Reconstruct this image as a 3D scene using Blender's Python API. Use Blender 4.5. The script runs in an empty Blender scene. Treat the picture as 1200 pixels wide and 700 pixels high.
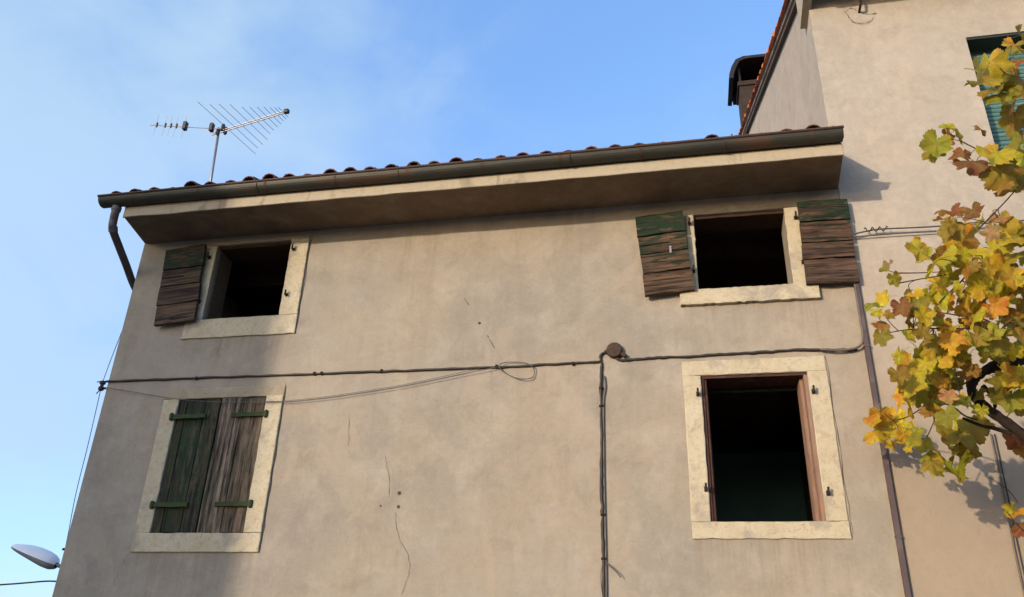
import bpy, math, random
from mathutils import Vector, Matrix, noise as mnoise
rad = math.radians
scene = bpy.context.scene
COL = scene.collection

# ---------------------------------------------------------------- camera
cam_d = bpy.data.cameras.new('camera')
cam_d.sensor_width = 36.0
cam_d.lens = 28.936
cam_d.clip_start = 0.05
cam_d.clip_end = 3000
cam = bpy.data.objects.new('camera', cam_d)
COL.objects.link(cam)
cR = Vector((0.979208, 0.200037, 0.033714)); cU = Vector((0.057588, -0.433475, 0.899324)); cF = Vector((-0.194512, 0.878684, 0.435982))
cam.matrix_world = Matrix(((cR.x, cU.x, -cF.x, 0), (cR.y, cU.y, -cF.y, -7.5), (cR.z, cU.z, -cF.z, 1.6), (0, 0, 0, 1)))
scene.camera = cam

# ---------------------------------------------------------------- sky, sun, exposure
SUN_EL = rad(9.8)
SUN_AZ = rad(34.0)            # to the left of the facade's normal, behind the camera
sun_dir = Vector((-math.sin(SUN_AZ) * math.cos(SUN_EL), -math.cos(SUN_AZ) * math.cos(SUN_EL), math.sin(SUN_EL)))
world = bpy.data.worlds.new('World')
scene.world = world
world.use_nodes = True
wn, wl = world.node_tree.nodes, world.node_tree.links
for n in list(wn): wn.remove(n)
w_out = wn.new('ShaderNodeOutputWorld')
w_bg = wn.new('ShaderNodeBackground')
w_bg.inputs['Strength'].default_value = 0.15
sky = wn.new('ShaderNodeTexSky')
sky.sky_type = 'NISHITA'
sky.sun_disc = False
sky.sun_elevation = SUN_EL
sky.sun_rotation = math.pi + SUN_AZ
sky.altitude = 100
sky.air_density = 1.0
sky.dust_density = 1.6
sky.ozone_density = 2.4
# a pale veil of high haze over the whole dome, with soft wisps drifting in it
w_tc = wn.new('ShaderNodeTexCoord')
w_add = wn.new('ShaderNodeMixRGB'); w_add.blend_type = 'ADD'; w_add.inputs['Fac'].default_value = 1.0
w_add.inputs['Color2'].default_value = (0.28, 0.60, 1.45, 1)
w_map = wn.new('ShaderNodeMapping'); w_map.inputs['Scale'].default_value = (1.0, 1.0, 1.5)
w_map.inputs['Location'].default_value = (2.6, 1.0, 0.3)
w_n1 = wn.new('ShaderNodeTexNoise'); w_n1.inputs['Scale'].default_value = 1.15; w_n1.inputs['Detail'].default_value = 2.5; w_n1.inputs['Roughness'].default_value = 0.45; w_n1.inputs['Distortion'].default_value = 0.3
w_n2 = wn.new('ShaderNodeTexNoise'); w_n2.inputs['Scale'].default_value = 5.0; w_n2.inputs['Detail'].default_value = 6; w_n2.inputs['Roughness'].default_value = 0.55; w_n2.inputs['Distortion'].default_value = 0.6
w_m = wn.new('ShaderNodeMath'); w_m.operation = 'MULTIPLY_ADD'; w_m.inputs[1].default_value = 0.46
w_dot = wn.new('ShaderNodeVectorMath'); w_dot.operation = 'DOT_PRODUCT'; w_dot.inputs[1].default_value = (-0.95, -0.25, -0.02)
w_bias = wn.new('ShaderNodeMath'); w_bias.operation = 'MULTIPLY_ADD'; w_bias.inputs[1].default_value = 0.50
w_r = wn.new('ShaderNodeMapRange'); w_r.interpolation_type = 'SMOOTHSTEP'; w_r.inputs['From Min'].default_value = 0.625; w_r.inputs['From Max'].default_value = 1.00; w_r.inputs['To Max'].default_value = 0.80
w_mix = wn.new('ShaderNodeMixRGB'); w_mix.blend_type = 'LIGHTEN'; w_mix.inputs['Color2'].default_value = (1.85, 2.52, 3.1, 1)
wl.new(w_tc.outputs['Generated'], w_map.inputs['Vector'])
wl.new(w_map.outputs[0], w_n1.inputs['Vector']); wl.new(w_map.outputs[0], w_n2.inputs['Vector'])
wl.new(w_n2.outputs['Fac'], w_m.inputs[0]); wl.new(w_n1.outputs['Fac'], w_m.inputs[2])
wl.new(w_tc.outputs['Generated'], w_dot.inputs[0]); wl.new(w_dot.outputs['Value'], w_bias.inputs[0]); wl.new(w_m.outputs[0], w_bias.inputs[2])
wl.new(w_bias.outputs[0], w_r.inputs['Value']); wl.new(w_r.outputs[0], w_mix.inputs['Fac'])
wl.new(sky.outputs[0], w_add.inputs['Color1']); wl.new(w_add.outputs[0], w_mix.inputs['Color1']); wl.new(w_mix.outputs[0], w_bg.inputs['Color'])
wl.new(w_bg.outputs[0], w_out.inputs['Surface'])

sun_d = bpy.data.lights.new('sun', 'SUN')
sun_d.energy = 2.0
sun_d.angle = rad(0.8)
sun_d.color = (1.0, 0.84, 0.64)
sun = bpy.data.objects.new('sun', sun_d)
COL.objects.link(sun)
sun.rotation_euler = sun_dir.to_track_quat('Z', 'Y').to_euler()
sun.location = (-12, -20, 14)

scene.view_settings.view_transform = 'Standard'
scene.view_settings.look = 'None'
scene.view_settings.exposure = 1.0
scene.view_settings.gamma = 1.0
scene.render.engine = 'CYCLES'

# ---------------------------------------------------------------- helpers
WORLD = {}
def place(o, loc, parent=None):
    COL.objects.link(o)
    loc = Vector(loc)
    WORLD[o.name] = loc
    if parent:
        o.parent = parent
        o.location = loc - WORLD[parent.name]
    else:
        o.location = loc
    return o
def empty(name, loc):
    o = bpy.data.objects.new(name, None)
    o.empty_display_size = 0.2
    return place(o, loc)
def tag(o, label=None, cat=None, group=None, kind=None):
    if label: o['label'] = label
    if cat: o['category'] = cat
    if group: o['group'] = group
    if kind: o['kind'] = kind
    return o
def build(name, vf, mat, parent=None, smooth=False, origin=None, flat=False):
    v, f = vf
    if origin is None:
        xs = [p[0] for p in v]; ys = [p[1] for p in v]; zs = [p[2] for p in v]
        origin = ((min(xs) + max(xs)) / 2, (min(ys) + max(ys)) / 2, (min(zs) + max(zs)) / 2)
    ox, oy, oz = origin
    me = bpy.data.meshes.new(name)
    me.from_pydata([(p[0] - ox, p[1] - oy, p[2] - oz) for p in v], [], f)
    me.validate()
    if mat: me.materials.append(mat)
    if smooth:
        for p in me.polygons: p.use_smooth = True
    me.update()
    o = bpy.data.objects.new(name, me)
    return place(o, origin, parent)
def merge(*parts):
    V, F = [], []
    for v, f in parts:
        b = len(V); V += list(v); F += [tuple(i + b for i in q) for q in f]
    return V, F
def box(x0, x1, y0, y1, z0, z1):
    v = [(x0, y0, z0), (x1, y0, z0), (x1, y1, z0), (x0, y1, z0), (x0, y0, z1), (x1, y0, z1), (x1, y1, z1), (x0, y1, z1)]
    f = [(0, 3, 2, 1), (4, 5, 6, 7), (0, 1, 5, 4), (1, 2, 6, 5), (2, 3, 7, 6), (3, 0, 4, 7)]
    return v, f
def hull_prism(poly, x0, x1):
    """polygon in (y, z), counter-clockwise seen from -x, extruded along x"""
    n = len(poly)
    v = [(x0, a, b) for a, b in poly] + [(x1, a, b) for a, b in poly]
    f = [tuple(range(n)), tuple(range(2 * n - 1, n - 1, -1))]
    for i in range(n):
        j = (i + 1) % n
        f.append((i, i + n, j + n, j))
    return v, f
def catmull(pts, sub=6):
    P = [Vector(p) for p in pts]
    if len(P) < 3: return P
    out = []
    for i in range(len(P) - 1):
        p0 = P[max(i - 1, 0)]; p1 = P[i]; p2 = P[i + 1]; p3 = P[min(i + 2, len(P) - 1)]
        for k in range(sub):
            t = k / sub
            out.append(0.5 * ((2 * p1) + (p2 - p0) * t + (2 * p0 - 5 * p1 + 4 * p2 - p3) * t * t + (3 * p1 - p0 - 3 * p2 + p3) * t ** 3))
    out.append(P[-1])
    return out
def tube(pts, r, seg=6, sub=6, curve=True, r_end=None, wob=0.0, seed=1, wander=0.0):
    P = catmull(pts, sub) if curve else [Vector(p) for p in pts]
    rn = random.Random(seed)
    if wander:
        P = [p + Vector((rn.gauss(0, wander), rn.gauss(0, wander * 0.3), rn.gauss(0, wander))) for p in P]
    V, F = [], []
    n = len(P)
    up = Vector((0.13, 0.31, 0.94)).normalized()
    for i, p in enumerate(P):
        d = (P[min(i + 1, n - 1)] - P[max(i - 1, 0)]).normalized()
        a = d.cross(up)
        if a.length < 1e-3: a = d.cross(Vector((1, 0, 0)))
        a.normalize(); b = d.cross(a)
        rr = r if r_end is None else r + (r_end - r) * i / max(1, n - 1)
        if wob: rr *= 1 + rn.uniform(-wob, wob)
        for k in range(seg):
            t = 2 * math.pi * k / seg
            V.append(tuple(p + a * (rr * math.cos(t)) + b * (rr * math.sin(t))))
    for i in range(n - 1):
        for k in range(seg):
            k2 = (k + 1) % seg
            F.append((i * seg + k, i * seg + k2, (i + 1) * seg + k2, (i + 1) * seg + k))
    F.append(tuple(range(seg - 1, -1, -1))); F.append(tuple((n - 1) * seg + k for k in range(seg)))
    return V, F
def lathe(profile, center, axis='z', seg=16, sx=1, sy=1):
    V, F = [], []
    for r, h in profile:
        for k in range(seg):
            t = 2 * math.pi * k / seg
            a, b = r * math.cos(t) * sx, r * math.sin(t) * sy
            p = (a, b, h) if axis == 'z' else ((a, h, b) if axis == 'y' else (h, a, b))
            V.append((p[0] + center[0], p[1] + center[1], p[2] + center[2]))
    n = len(profile)
    for i in range(n - 1):
        for k in range(seg):
            k2 = (k + 1) % seg
            F.append((i * seg + k, i * seg + k2, (i + 1) * seg + k2, (i + 1) * seg + k))
    F.append(tuple(range(seg - 1, -1, -1))); F.append(tuple((n - 1) * seg + k for k in range(seg)))
    return V, F
def rough_slab(x0, x1, z0, z1, yf, yb, jit=0.002, step=0.06, seed=0, chip=0.0, bulge=0.0015):
    """a dressed stone: gridded front face at yf with uneven arrises, sides running back to yb"""
    rn = random.Random(seed)
    nx = max(1, round((x1 - x0) / step)); nz = max(1, round((z1 - z0) / step))
    V, F = [], []
    ch = min(0.006, (x1 - x0) * 0.1, (z1 - z0) * 0.1)
    def jx(): return rn.gauss(0, jit)
    idx = {}
    # layer 0 = front grid (inset by the chamfer), layer 1 = rim, layer 2 = back rim
    for i in range(nx + 1):
        for k in range(nz + 1):
            x = x0 + (x1 - x0) * i / nx; z = z0 + (z1 - z0) * k / nz
            e = (i in (0, nx)) or (k in (0, nz))
            if e:
                px = x + (ch if i == 0 else -ch if i == nx else 0); pz = z + (ch if k == 0 else -ch if k == nz else 0)
                y = yf + abs(rn.gauss(0, bulge)) * 0.7
                if chip and rn.random() < chip: y += rn.uniform(0.001, 0.005)
            else:
                px, pz = x + jx() * 0.3, z + jx() * 0.3
                y = yf + rn.gauss(0, bulge) * 0.5
            idx[(0, i, k)] = len(V); V.append((px, y, pz))
    rim = [(i, 0) for i in range(nx + 1)] + [(nx, k) for k in range(1, nz + 1)] + [(i, nz) for i in range(nx - 1, -1, -1)] + [(0, k) for k in range(nz - 1, 0, -1)]
    for (i, k) in rim:
        x = x0 + (x1 - x0) * i / nx; z = z0 + (z1 - z0) * k / nz
        cx = jx() if i in (0, nx) else 0; cz = jx() if k in (0, nz) else 0
        if chip and rn.random() < chip:
            s = rn.uniform(0.004, 0.014)
            if k == 0: cz += s
            elif k == nz: cz -= s
            elif i == 0: cx += s
            else: cx -= s
        idx[(1, i, k)] = len(V); V.append((x + cx, yf + ch * 0.8, z + cz))
        idx[(2, i, k)] = len(V); V.append((x + cx, yb, z + cz))
    for i in range(nx):
        for k in range(nz):
            F.append((idx[(0, i, k)], idx[(0, i + 1, k)], idx[(0, i + 1, k + 1)], idx[(0, i, k + 1)]))
    m = len(rim)
    for q in range(m):
        a, b = rim[q], rim[(q + 1) % m]
        F.append((idx[(1,) + a], idx[(1,) + b], idx[(0,) + b], idx[(0,) + a]))
        F.append((idx[(2,) + a], idx[(2,) + b], idx[(1,) + b], idx[(1,) + a]))
    F.append(tuple(idx[(2,) + a] for a in reversed(rim)))
    return V, F

# ---------------------------------------------------------------- materials
class M:
    def __init__(s, name, rough=0.85, spec=0.3):
        s.m = bpy.data.materials.new(name); s.m.use_nodes = True
        s.n = s.m.node_tree.nodes; s.l = s.m.node_tree.links
        s.b = s.n['Principled BSDF']; s.b.inputs['Roughness'].default_value = rough
        s.b.inputs['Specular IOR Level'].default_value = spec
    def new(s, t, **kw):
        n = s.n.new(t)
        for k, v in kw.items(): setattr(n, k, v)
        return n
    def link(s, a, b): s.l.new(a, b)
    def coord(s, kind='pos', scale=(1, 1, 1), loc=(0, 0, 0)):
        if kind == 'pos': src = s.new('ShaderNodeNewGeometry').outputs['Position']
        else: src = s.new('ShaderNodeTexCoord').outputs['Object']
        mp = s.new('ShaderNodeMapping'); mp.inputs['Scale'].default_value = scale; mp.inputs['Location'].default_value = loc
        s.link(src, mp.inputs['Vector'])
        return mp.outputs[0]
    def noise(s, co, scale, detail=5, rough=0.55, dist=0.0):
        n = s.new('ShaderNodeTexNoise'); n.inputs['Scale'].default_value = scale; n.inputs['Detail'].default_value = detail
        n.inputs['Roughness'].default_value = rough; n.inputs['Distortion'].default_value = dist
        s.link(co, n.inputs['Vector']); return n.outputs['Fac']
    def rng(s, v, a, b, c=0.0, d=1.0, smooth=False):
        n = s.new('ShaderNodeMapRange'); n.inputs['From Min'].default_value = a; n.inputs['From Max'].default_value = b
        n.inputs['To Min'].default_value = c; n.inputs['To Max'].default_value = d
        if smooth: n.interpolation_type = 'SMOOTHSTEP'
        s.link(v, n.inputs['Value']); return n.outputs[0]
    def mix(s, fac, a, b, mode='MIX'):
        n = s.new('ShaderNodeMixRGB', blend_type=mode)
        for key, v in (('Fac', fac), ('Color1', a), ('Color2', b)):
            if isinstance(v, (int, float)): n.inputs[key].default_value = v
            elif isinstance(v, tuple): n.inputs[key].default_value = v + (1,)
            else: s.link(v, n.inputs[key])
        return n.outputs[0]
    def math(s, op, a, b=None):
        n = s.new('ShaderNodeMath', operation=op)
        for i, v in enumerate((a, b)):
            if v is None: continue
            if isinstance(v, (int, float)): n.inputs[i].default_value = v
            else: s.link(v, n.inputs[i])
        return n.outputs[0]
    def color(s, c):
        if isinstance(c, tuple): s.b.inputs['Base Color'].default_value = c + (1,)
        else: s.link(c, s.b.inputs['Base Color'])
    def bump(s, h, strength=0.4, dist=0.01):
        n = s.new('ShaderNodeBump'); n.inputs['Strength'].default_value = strength; n.inputs['Distance'].default_value = dist
        s.link(h, n.inputs['Height']); s.link(n.outputs[0], s.b.inputs['Normal'])

def plaster(name, base, warm, grey, light, streak=0.35, low=None, runs=()):
    m = M(name, 0.92, 0.15)
    co = m.coord('pos')
    big = m.noise(co, 0.55, 4, 0.55, 0.4)
    mid = m.noise(m.coord('pos', (1, 1, 1), (7, 3, 1)), 2.3, 6, 0.62, 0.8)
    fine = m.noise(co, 14, 6, 0.65)
    grain = m.noise(co, 90, 3, 0.6)
    st = m.noise(m.coord('pos', (5.0, 5.0, 0.45)), 1.6, 5, 0.6, 0.3)
    c = m.mix(m.rng(big, 0.40, 0.60, smooth=True), grey, warm)
    c = m.mix(m.rng(mid, 0.32, 0.72, 0.0, 0.7), c, base)
    c = m.mix(m.rng(m.noise(m.coord('pos', (1, 1, 1), (2, 9, 4)), 2.7, 7, 0.62, 0.35), 0.46, 0.70, 0, 0.62), c, light)
    c = m.mix(m.rng(m.noise(m.coord('pos', (1, 1, 1), (5, 1, 8)), 4.2, 7, 0.66, 0.35), 0.50, 0.76, 0, 0.42), c, tuple(x * 0.60 for x in grey))
    c = m.mix(m.rng(st, 0.52, 0.80, 0, streak), c, tuple(x * 0.70 for x in base))
    c = m.mix(m.rng(fine, 0.25, 0.8, 0.0, 0.42), c, tuple(x * 0.66 for x in base), 'MIX')
    c = m.mix(m.rng(grain, 0.60, 0.78, 0, 0.28), c, tuple(x * 0.45 for x in base))
    rep = m.noise(m.coord('pos', (1, 1, 1.2), (11, 2, 5)), 0.85, 5, 0.55, 0.5)
    c = m.mix(m.rng(rep, 0.560, 0.580, 0, 0.30), c, tuple(x * 1.16 for x in grey))
    rep2 = m.noise(m.coord('pos', (1.3, 1, 0.9), (1, 5, 12)), 1.25, 6, 0.6, 0.7)
    c = m.mix(m.rng(rep2, 0.60, 0.63, 0, 0.30), c, tuple(x * 1.10 for x in warm))
    for q, (rot, w) in enumerate(((0.6, 0.010), (-0.9, 0.008))):
        mp = m.new('ShaderNodeMapping'); mp.inputs['Rotation'].default_value = (0, rot, 0); mp.inputs['Scale'].default_value = (0.5, 1, 3.2); mp.inputs['Location'].default_value = (q * 9, 0, 3)
        m.link(m.new('ShaderNodeNewGeometry').outputs['Position'], mp.inputs['Vector'])
        sn = m.noise(mp.outputs[0], 1.6, 3, 0.5, 0.3)
        ln = m.math('SUBTRACT', 1.0, m.rng(m.math('ABSOLUTE', m.math('SUBTRACT', sn, 0.5)), 0.0, w))
        c = m.mix(m.math('MULTIPLY', ln, m.rng(m.noise(co, 2.2 + q, 3), 0.48, 0.60, 0, 0.26)), c, tuple(x * (1.2 if q else 0.72) for x in base))
    sp_ = m.noise(co, 38, 4, 0.7)
    c = m.mix(m.rng(sp_, 0.30, 0.46, 0.16, 0.0), c, tuple(x * 1.15 for x in light))
    c = m.mix(m.rng(sp_, 0.56, 0.72, 0.0, 0.22), c, tuple(x * 0.60 for x in grey))
    if runs:   # rust and dirt run-off below the sills and the gutter joints
        sp = m.new('ShaderNodeSeparateXYZ'); m.link(m.new('ShaderNodeNewGeometry').outputs['Position'], sp.inputs[0])
        rs = m.rng(m.noise(m.coord('pos', (9.0, 9.0, 0.55)), 1.7, 5, 0.65, 0.2), 0.42, 0.68)
        for x0, x1, zt, zl, amt in runs:
            a = m.math('MULTIPLY', m.rng(sp.outputs['X'], x0 - 0.05, x0 + 0.05), m.rng(sp.outputs['X'], x1 - 0.05, x1 + 0.05, 1, 0))
            a = m.math('MULTIPLY', a, m.math('MULTIPLY', m.rng(sp.outputs['Z'], zt - zl, zt, 0, 1), m.rng(sp.outputs['Z'], zt, zt + 0.01, 1, 0)))
            c = m.mix(m.math('MULTIPLY', m.math('MULTIPLY', a, rs), amt), c, tuple(x * f for x, f in zip(base, (0.66, 0.58, 0.52))))
    if low:   # browner towards the bottom of the wall, with an uneven edge
        sp = m.new('ShaderNodeSeparateXYZ'); m.link(m.new('ShaderNodeNewGeometry').outputs['Position'], sp.inputs[0])
        e = m.math('ADD', sp.outputs['Z'], m.math('MULTIPLY', m.noise(co, 1.1, 5, 0.6, 0.5), 2.0))
        c = m.mix(m.rng(e, 4.0, 7.2, 0.80, 0.0, True), c, m.mix(m.rng(fine, 0.25, 0.75), low, tuple(x * 1.18 for x in low)))
    m.color(c)
    h = m.math('ADD', m.math('MULTIPLY', m.noise(co, 5, 7, 0.6, 0.6), 1.0), m.math('MULTIPLY', fine, 0.5))
    h = m.math('ADD', h, m.math('MULTIPLY', grain, 0.12))
    m.bump(h, 0.55, 0.014)
    return m.m
MAT = {}
MAT['plaster'] = plaster('weathered plaster', (0.292, 0.248, 0.194), (0.318, 0.256, 0.190), (0.255, 0.223, 0.186), (0.388, 0.336, 0.272), 0.42, None, [(0.03, 1.33, 2.89, 0.75, 0.5), (0.05, 1.35, 5.12, 0.55, 0.5), (-5.42, -4.05, 2.77, 0.6, 0.5), (-5.39, -4.04, 5.05, 0.5, 0.5), (-2.95, -2.5, 6.34, 1.1, 0.5), (-1.2, -0.75, 6.34, 0.8, 0.5)])
MAT['plaster_pale'] = plaster('pale pinkish plaster', (0.365, 0.315, 0.262), (0.385, 0.318, 0.252), (0.330, 0.290, 0.246), (0.435, 0.380, 0.320), 0.25, (0.245, 0.187, 0.130))
MAT['plaster_dark'] = plaster('dimmed room plaster', (0.17, 0.15, 0.125), (0.15, 0.13, 0.11), (0.13, 0.12, 0.11), (0.20, 0.18, 0.16))  # plaster toned dark so the rooms behind the openings look dim
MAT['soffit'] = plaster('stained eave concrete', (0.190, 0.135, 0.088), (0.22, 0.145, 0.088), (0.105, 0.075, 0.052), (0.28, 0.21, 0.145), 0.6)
def fascia_mat():
    m = M('pale fascia board', 0.9, 0.2)
    co = m.coord('pos', (1, 1, 1)); 
    c = m.mix(m.noise(co, 3, 6, 0.6), (0.375, 0.318, 0.235), (0.335, 0.275, 0.195))
    st = m.noise(m.coord('pos', (2.2, 2.2, 0.5)), 1.5, 5, 0.65, 0.5)
    c = m.mix(m.rng(st, 0.555, 0.66, 0, 0.75), c, (0.10, 0.075, 0.05))
    c = m.mix(m.rng(m.noise(co, 22, 5, 0.7), 0.5, 0.8, 0, 0.5), c, (0.22, 0.16, 0.10))
    m.color(c); m.bump(m.noise(co, 18, 6, 0.65), 0.4, 0.01)
    return m.m
MAT['fascia'] = fascia_mat()
def stone_mat(name, a, b, dark, patch):
    m = M(name, 0.88, 0.25)
    co = m.coord('pos')
    c = m.mix(m.rng(m.noise(co, 4, 6, 0.6, 0.5), 0.3, 0.7), a, b)
    c = m.mix(m.rng(m.noise(co, 34, 7, 0.75, 0.6), 0.52, 0.74, 0, 0.7), c, dark)
    c = m.mix(m.rng(m.noise(m.coord('pos', (1, 1, 1), (3.3, 0, 1.7)), 3.1, 5, 0.6, 0.3), 0.53, 0.63, 0, 0.80), c, patch)
    c = m.mix(m.rng(m.noise(m.coord('pos', (1, 1, 1), (1.3, 4, 6.7)), 9.0, 6, 0.65, 0.8), 0.56, 0.70, 0, 0.55), c, tuple(x * 1.9 for x in dark))
    vo = m.new('ShaderNodeTexVoronoi'); vo.inputs['Scale'].default_value = 42; m.link(co, vo.inputs['Vector'])
    pits = m.rng(vo.outputs['Distance'], 0.0, 0.28, 1, 0)
    pm = m.math('MULTIPLY', pits, m.rng(m.noise(co, 7, 3), 0.52, 0.62))
    c = m.mix(m.math('MULTIPLY', pm, 0.5), c, dark)
    m.color(c)
    h = m.math('SUBTRACT', m.noise(co, 26, 7, 0.7), m.math('MULTIPLY', pm, 0.8))
    m.bump(h, 0.6, 0.012)
    return m.m
MAT['stone'] = stone_mat('cream limestone', (0.455, 0.395, 0.285), (0.395, 0.328, 0.222), (0.155, 0.115, 0.072), (0.275, 0.238, 0.190))
MAT['stone_band'] = stone_mat('ochre washed plaster band', (0.31, 0.255, 0.175), (0.275, 0.22, 0.15), (0.14, 0.105, 0.065), (0.34, 0.30, 0.24))
def wood_mat(name, grain_scale=1.0, moss=0.0):
    """weathered board, grain along local X; object colour = wood tint, object alpha = amount of old paint left"""
    m = M(name, 0.8, 0.25)
    oi = m.new('ShaderNodeObjectInfo')
    co0 = m.new('ShaderNodeTexCoord').outputs['Object']
    off = m.new('ShaderNodeVectorMath', operation='MULTIPLY_ADD')
    m.link(oi.outputs['Random'], off.inputs[0]); off.inputs[1].default_value = (17.0, 29.0, 41.0); m.link(co0, off.inputs[2])
    def cs(sc):
        mp = m.new('ShaderNodeMapping'); mp.inputs['Scale'].default_value = sc; m.link(off.outputs[0], mp.inputs['Vector']); return mp.outputs[0]
    g1 = m.noise(cs((0.8, 16, 16)), 1.9 * grain_scale, 6, 0.6, 0.12)
    g2 = m.noise(cs((2.2, 34, 34)), 1.4 * grain_scale, 5, 0.6, 0.1)
    crack = m.noise(cs((0.5, 15, 15)), 1.25 * grain_scale, 3, 0.5, 0.15)
    cr = m.math('SUBTRACT', 1.0, m.rng(m.math('ABSOLUTE', m.math('SUBTRACT', crack, 0.5)), 0.0, 0.040))
    cr = m.math('MULTIPLY', cr, m.rng(m.noise(cs((1.5, 4, 4)), 2.0, 3), 0.42, 0.55))
    wood = m.mix(m.rng(g1, 0.36, 0.62), oi.outputs['Color'], (0.020, 0.012, 0.008))
    wood = m.mix(m.rng(g2, 0.5, 0.78, 0, 0.5), wood, (0.17, 0.115, 0.075))
    wood = m.mix(m.rng(m.noise(cs((2, 6, 6)), 3.0, 4), 0.52, 0.75, 0, 0.6), wood, (0.028, 0.020, 0.014))
    pn = m.noise(cs((2.2, 9, 9)), 2.6, 8, 0.75, 0.3)
    th = m.math('SUBTRACT', 1.0, oi.outputs['Alpha'])
    mask = m.rng(m.math('SUBTRACT', m.rng(pn, 0.22, 0.78), th), -0.02, 0.10)
    paint = m.mix(m.noise(cs((2, 12, 12)), 2, 5), (0.006, 0.016, 0.007), (0.012, 0.028, 0.012))
    c = m.mix(mask, wood, paint)
    if moss:
        mm = m.rng(m.noise(cs((2.0, 3, 3)), 2.6, 7, 0.7, 0.6), 0.45, 0.68, 0, moss)
        c = m.mix(mm, c, (0.026, 0.038, 0.011))
    c = m.mix(m.math('MULTIPLY', cr, 0.9), c, (0.008, 0.006, 0.005))
    m.color(c)
    h = m.math('SUBTRACT', m.math('ADD', g1, m.math('MULTIPLY', g2, 0.5)), m.math('MULTIPLY', cr, 1.4))
    m.bump(h, 0.7, 0.010)
    return m.m
MAT['wood'] = wood_mat('weathered shutter board')
MAT['wood_moss'] = wood_mat('weathered mossy board', 1.0, 0.75)
def frame_wood():
    m = M('old reddish window wood', 0.75, 0.3)
    co = m.coord('pos', (16, 16, 1.2))
    c = m.mix(m.rng(m.noise(co, 1.2, 7, 0.65, 0.6), 0.32, 0.68), (0.17, 0.085, 0.050), (0.28, 0.185, 0.14))
    c = m.mix(m.rng(m.noise(m.coord('pos', (30, 30, 2)), 1.5, 6, 0.7), 0.52, 0.72, 0, 0.8), c, (0.07, 0.03, 0.02))
    c = m.mix(m.rng(m.noise(m.coord('pos', (4, 4, 1.4), (0, 2, 0)), 2.1, 4), 0.56, 0.68, 0, 0.8), c, (0.34, 0.16, 0.06))
    m.color(c); m.bump(m.noise(co, 1.6, 6, 0.6), 0.6, 0.008)
    return m.m
MAT['frame_wood'] = frame_wood()
MAT['frame_dark'] = None
def simple(name, a, b, scale=8, rough=0.7, metal=0.0, spec=0.4, bump=0.2, obj_rand=False, stretch=(1, 1, 1), third=None):
    m = M(name, rough, spec)
    co = m.coord('pos', stretch)
    c = m.mix(m.rng(m.noise(co, scale, 6, 0.6, 0.4), 0.3, 0.7), a, b)
    if third: c = m.mix(m.rng(m.noise(m.coord('pos', stretch, (4, 2, 9)), scale * 0.6, 6, 0.65, 0.5), 0.54, 0.66, 0, 0.85), c, third)
    if obj_rand:
        oi = m.new('ShaderNodeObjectInfo')
        hv = m.new('ShaderNodeHueSaturation'); m.link(c, hv.inputs['Color'])
        m.link(m.rng(oi.outputs['Random'], 0, 1, 0.6, 1.25), hv.inputs['Value'])
        m.link(m.rng(oi.outputs['Random'], 0, 1, 0.485, 0.515), hv.inputs['Hue'])
        c = hv.outputs[0]
    m.color(c); m.b.inputs['Metallic'].default_value = metal
    if bump: m.bump(m.noise(co, scale * 4, 5, 0.6), bump, 0.006)
    return m.m
MAT['tile'] = simple('old terracotta', (0.1518, 0.0561, 0.0297), (0.0924, 0.0396, 0.0264), 9, 0.9, 0, 0.2, 0.5, True, third=(0.0594, 0.0495, 0.0330))
MAT['tile_red'] = simple('red terracotta', (0.46, 0.125, 0.055), (0.36, 0.10, 0.046), 7, 0.9, 0, 0.2, 0.4, True, third=(0.24, 0.10, 0.05))
MAT['gutter'] = simple('tarnished gutter sheet', (0.050, 0.045, 0.034), (0.030, 0.033, 0.028), 2.2, 0.55, 0.35, 0.4, 0.15, False, (1, 1, 5), third=(0.0858, 0.0429, 0.0251))
MAT['gutter_lip'] = simple('rusty gutter bead', (0.0726, 0.0330, 0.0211), (0.0363, 0.0231, 0.0185), 4, 0.7, 0.2, 0.4, 0.2)
MAT['pipe'] = simple('grey painted downpipe', (0.0990, 0.0924, 0.0990), (0.0660, 0.0495, 0.0495), 5, 0.5, 0.3, 0.4, 0.1, third=(0.0660, 0.0297, 0.0198))
MAT['iron'] = simple('rusty iron', (0.0363, 0.0224, 0.0158), (0.0198, 0.0145, 0.0119), 40, 0.8, 0.3, 0.3, 0.4)
MAT['iron_moss'] = simple('green painted strap iron', (0.022, 0.045, 0.012), (0.045, 0.052, 0.018), 14, 0.85, 0.0, 0.3, 0.6, third=(0.025, 0.018, 0.011))
MAT['cable'] = simple('black cable', (0.0198, 0.0158, 0.0139), (0.0330, 0.0251, 0.0211), 30, 0.6, 0, 0.4, 0.2)
MAT['wire_grey'] = simple('grey wire', (0.1056, 0.0957, 0.0858), (0.0594, 0.0528, 0.0495), 30, 0.5, 0.2, 0.4, 0)
MAT['duct'] = simple('brown violet duct', (0.0858, 0.0561, 0.0561), (0.0561, 0.0363, 0.0363), 6, 0.55, 0, 0.4, 0.1, third=(0.1122, 0.0858, 0.0759))
MAT['conduit_grey'] = simple('grey conduit', (0.1320, 0.1122, 0.0924), (0.0792, 0.0627, 0.0528), 8, 0.6, 0, 0.4, 0.1)
MAT['jbox'] = simple('brown junction box', (0.0693, 0.0409, 0.0297), (0.0330, 0.0231, 0.0185), 40, 0.85, 0, 0.3, 0.6)
MAT['alu'] = simple('weathered aluminium', (0.3300, 0.2970, 0.2904), (0.2376, 0.2046, 0.1980), 12, 0.45, 0.6, 0.5, 0.05)
MAT['black_plastic'] = simple('black plastic', (0.0132, 0.0145, 0.0172), (0.0198, 0.0198, 0.0224), 20, 0.5, 0, 0.4, 0)
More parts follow.
